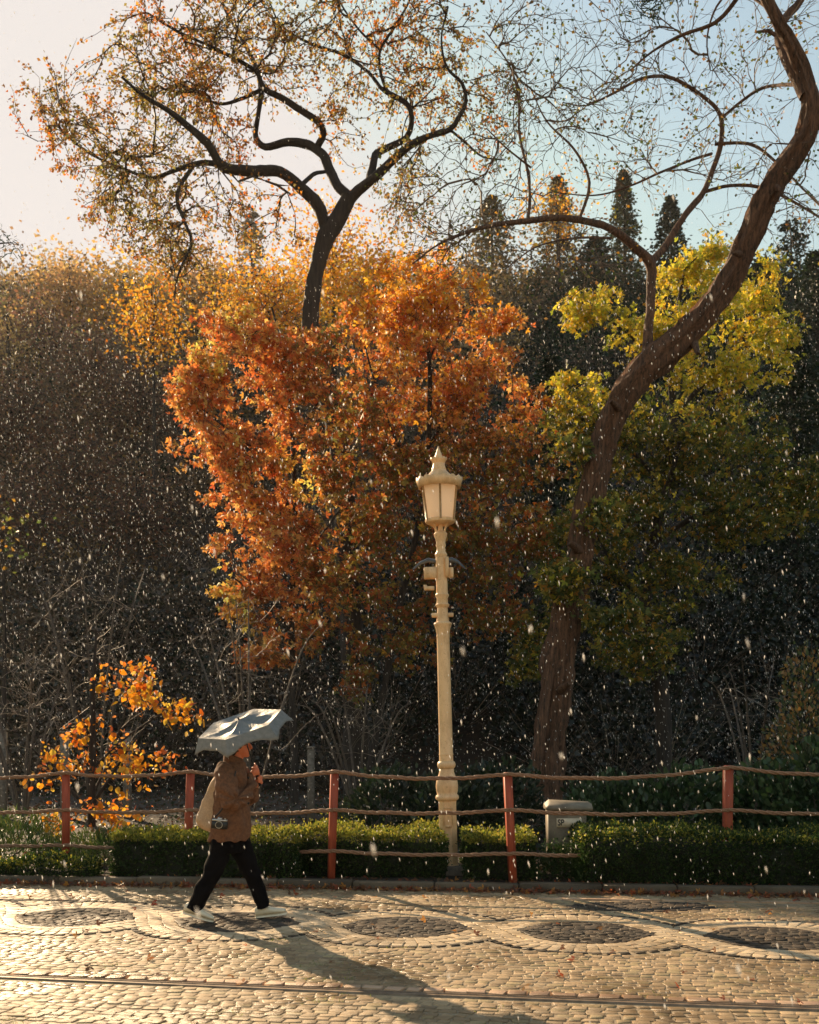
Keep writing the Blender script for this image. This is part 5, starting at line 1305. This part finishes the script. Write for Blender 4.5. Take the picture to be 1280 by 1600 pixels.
mb = MB(); pts, rr_ = resample(np.array([(-.07, .01, .03), Q3(352, 1262, -.235) - cc_, Q3(358, 1245, -.245) - cc_, Q3(366, 1220, -.28) - cc_, Q3(368, 1203, -.20) - cc_, Q3(362, 1195, -.10) - cc_]), np.full(6, .007), .02); mb.tube(pts, rr_, 6); mb.build('strap', M_black, camo, smooth=True)
camo.rotation_euler = (0, R(4), 0)

# ------------------------------------------------------------------ litter, moss, rain
n = 2800; X = rng.uniform(-7, 7, n); ky = kerb_y(X); Yl = np.where(rng.random(n) < .72, ky - np.abs(rng.normal(size=n)) * .10, np.where(rng.random(n) < .6, ky + .2 + np.abs(rng.normal(size=n)) * .15, ky - rng.uniform(0, 4.8, n)))
Z = np.where(Yl < ky, .02, .06) + rng.uniform(0, .02, n)
Z = np.where((Yl > ky) & (Yl < ky + .17), .125, Z)
C = np.stack([X, Yl, Z], 1); T = rand_dirs(n, .18); N = rand_dirs(n, 2.5, 1.2); 
link('fallen_leaves', leaves_mesh('fallen_leaves', C, rng.uniform(.03, .075, n), pick([((.42, .11, .05), 4), ((.50, .22, .06), 3), ((.25, .11, .06), 4), ((.16, .09, .05), 3)], n), T_MAPLE, T=T, N=N), kind='stuff', label='red and brown fallen leaves gathered along the kerb', cat='leaves')
n = 26000; C = np.stack([rng.uniform(-12, 12, n), rng.uniform(13, 34, n), np.zeros(n)], 1); C[:, 2] = gz(C[:, 0], C[:, 1]) + .02
link('leaf_litter', leaves_mesh('leaf_litter', C, rng.uniform(.05, .1, n), pick([((.12, .05, .025), 4), ((.07, .04, .02), 4), ((.03, .05, .02), 4)], n), T_KITE, T=rand_dirs(n, .3), N=rand_dirs(n, 2, 1)), kind='stuff', label='dark leaf litter under the trees', cat='leaves')
# moss and grass in the joints
cs = []
for k in range(230):
    x, y = rng.uniform(-5, 5), rng.uniform(5.6, 9.0)
    wgt = math.exp(-((x + 2.3) / 1.6) ** 2) * math.exp(-((y - 6.7) / 1.0) ** 2) + .12
    if rng.random() > wgt * 1.2: continue
    m_ = rng.integers(20, 90); cs.append(np.stack([x + rng.normal(size=m_) * .09, y + rng.normal(size=m_) * .05, np.full(m_, .004)], 1))
C = np.concatenate(cs); T = rand_dirs(len(C), .6, 1.0)
link('joint_grass', leaves_mesh('joint_grass', C, rng.uniform(.018, .045, len(C)), pick([((.20, .26, .04), 3), ((.28, .30, .06), 2), ((.12, .18, .03), 3)], len(C)), T_BLADE, T=T), kind='stuff', label='moss and grass growing in the joints between the setts', cat='grass')

# rain
def drops(n, y0, y1, ang=R(6)):
    Y = (rng.uniform(y0 ** 3, y1 ** 3, n)) ** (1 / 3); X = rng.uniform(-.42, .42, n) * Y; Z = 1.7 + rng.uniform(-.28, .70, n) * Y
    k = (Z > .05) & ((Z - 1.7 < .41 * Y) | (rng.random(n) < .12)); C = np.stack([X, Y, Z], 1)[k]; return C
C = np.concatenate([drops(110, 1.8, 5), drops(1500, 5, 11), drops(46000, 9, 30)])
n = len(C)
tv = np.array([(0, 0, .5), (.5, 0, .12), (0, .5, .12), (-.5, 0, .12), (0, -.5, .12), (0, 0, -.5)])
tf = np.array([(0, 1, 2), (0, 2, 3), (0, 3, 4), (0, 4, 1), (5, 2, 1), (5, 3, 2), (5, 4, 3), (5, 1, 4)])
dr = rng.uniform(.6, 1.3, n); wd = .0052 * dr * (1 + C[:, 1] * .035); ln = .022 * dr * (1 + C[:, 1] * .02) * rng.uniform(.7, 1.5, n)
tilt = R(7) + rng.normal(size=n) * .10
V = np.zeros((n, 6, 3)); zz = tv[None, :, 2] * ln[:, None]; xx = tv[None, :, 0] * wd[:, None]
V[:, :, 0] = xx - zz * np.sin(tilt)[:, None] + C[:, 0, None]; V[:, :, 1] = tv[None, :, 1] * wd[:, None] + C[:, 1, None]; V[:, :, 2] = zz * np.cos(tilt)[:, None] + C[:, 2, None]
link('rain', make_mesh('rain', V.reshape(-1, 3), (tf[None] + (np.arange(n) * 6)[:, None, None]).reshape(-1, 3), smooth=True, mat=M_drop), kind='stuff', label='sunlit raindrops falling through the whole scene', cat='rain')
print('tris', sum(len(o.data.polygons) for o in bpy.data.objects if o.type == 'MESH'))
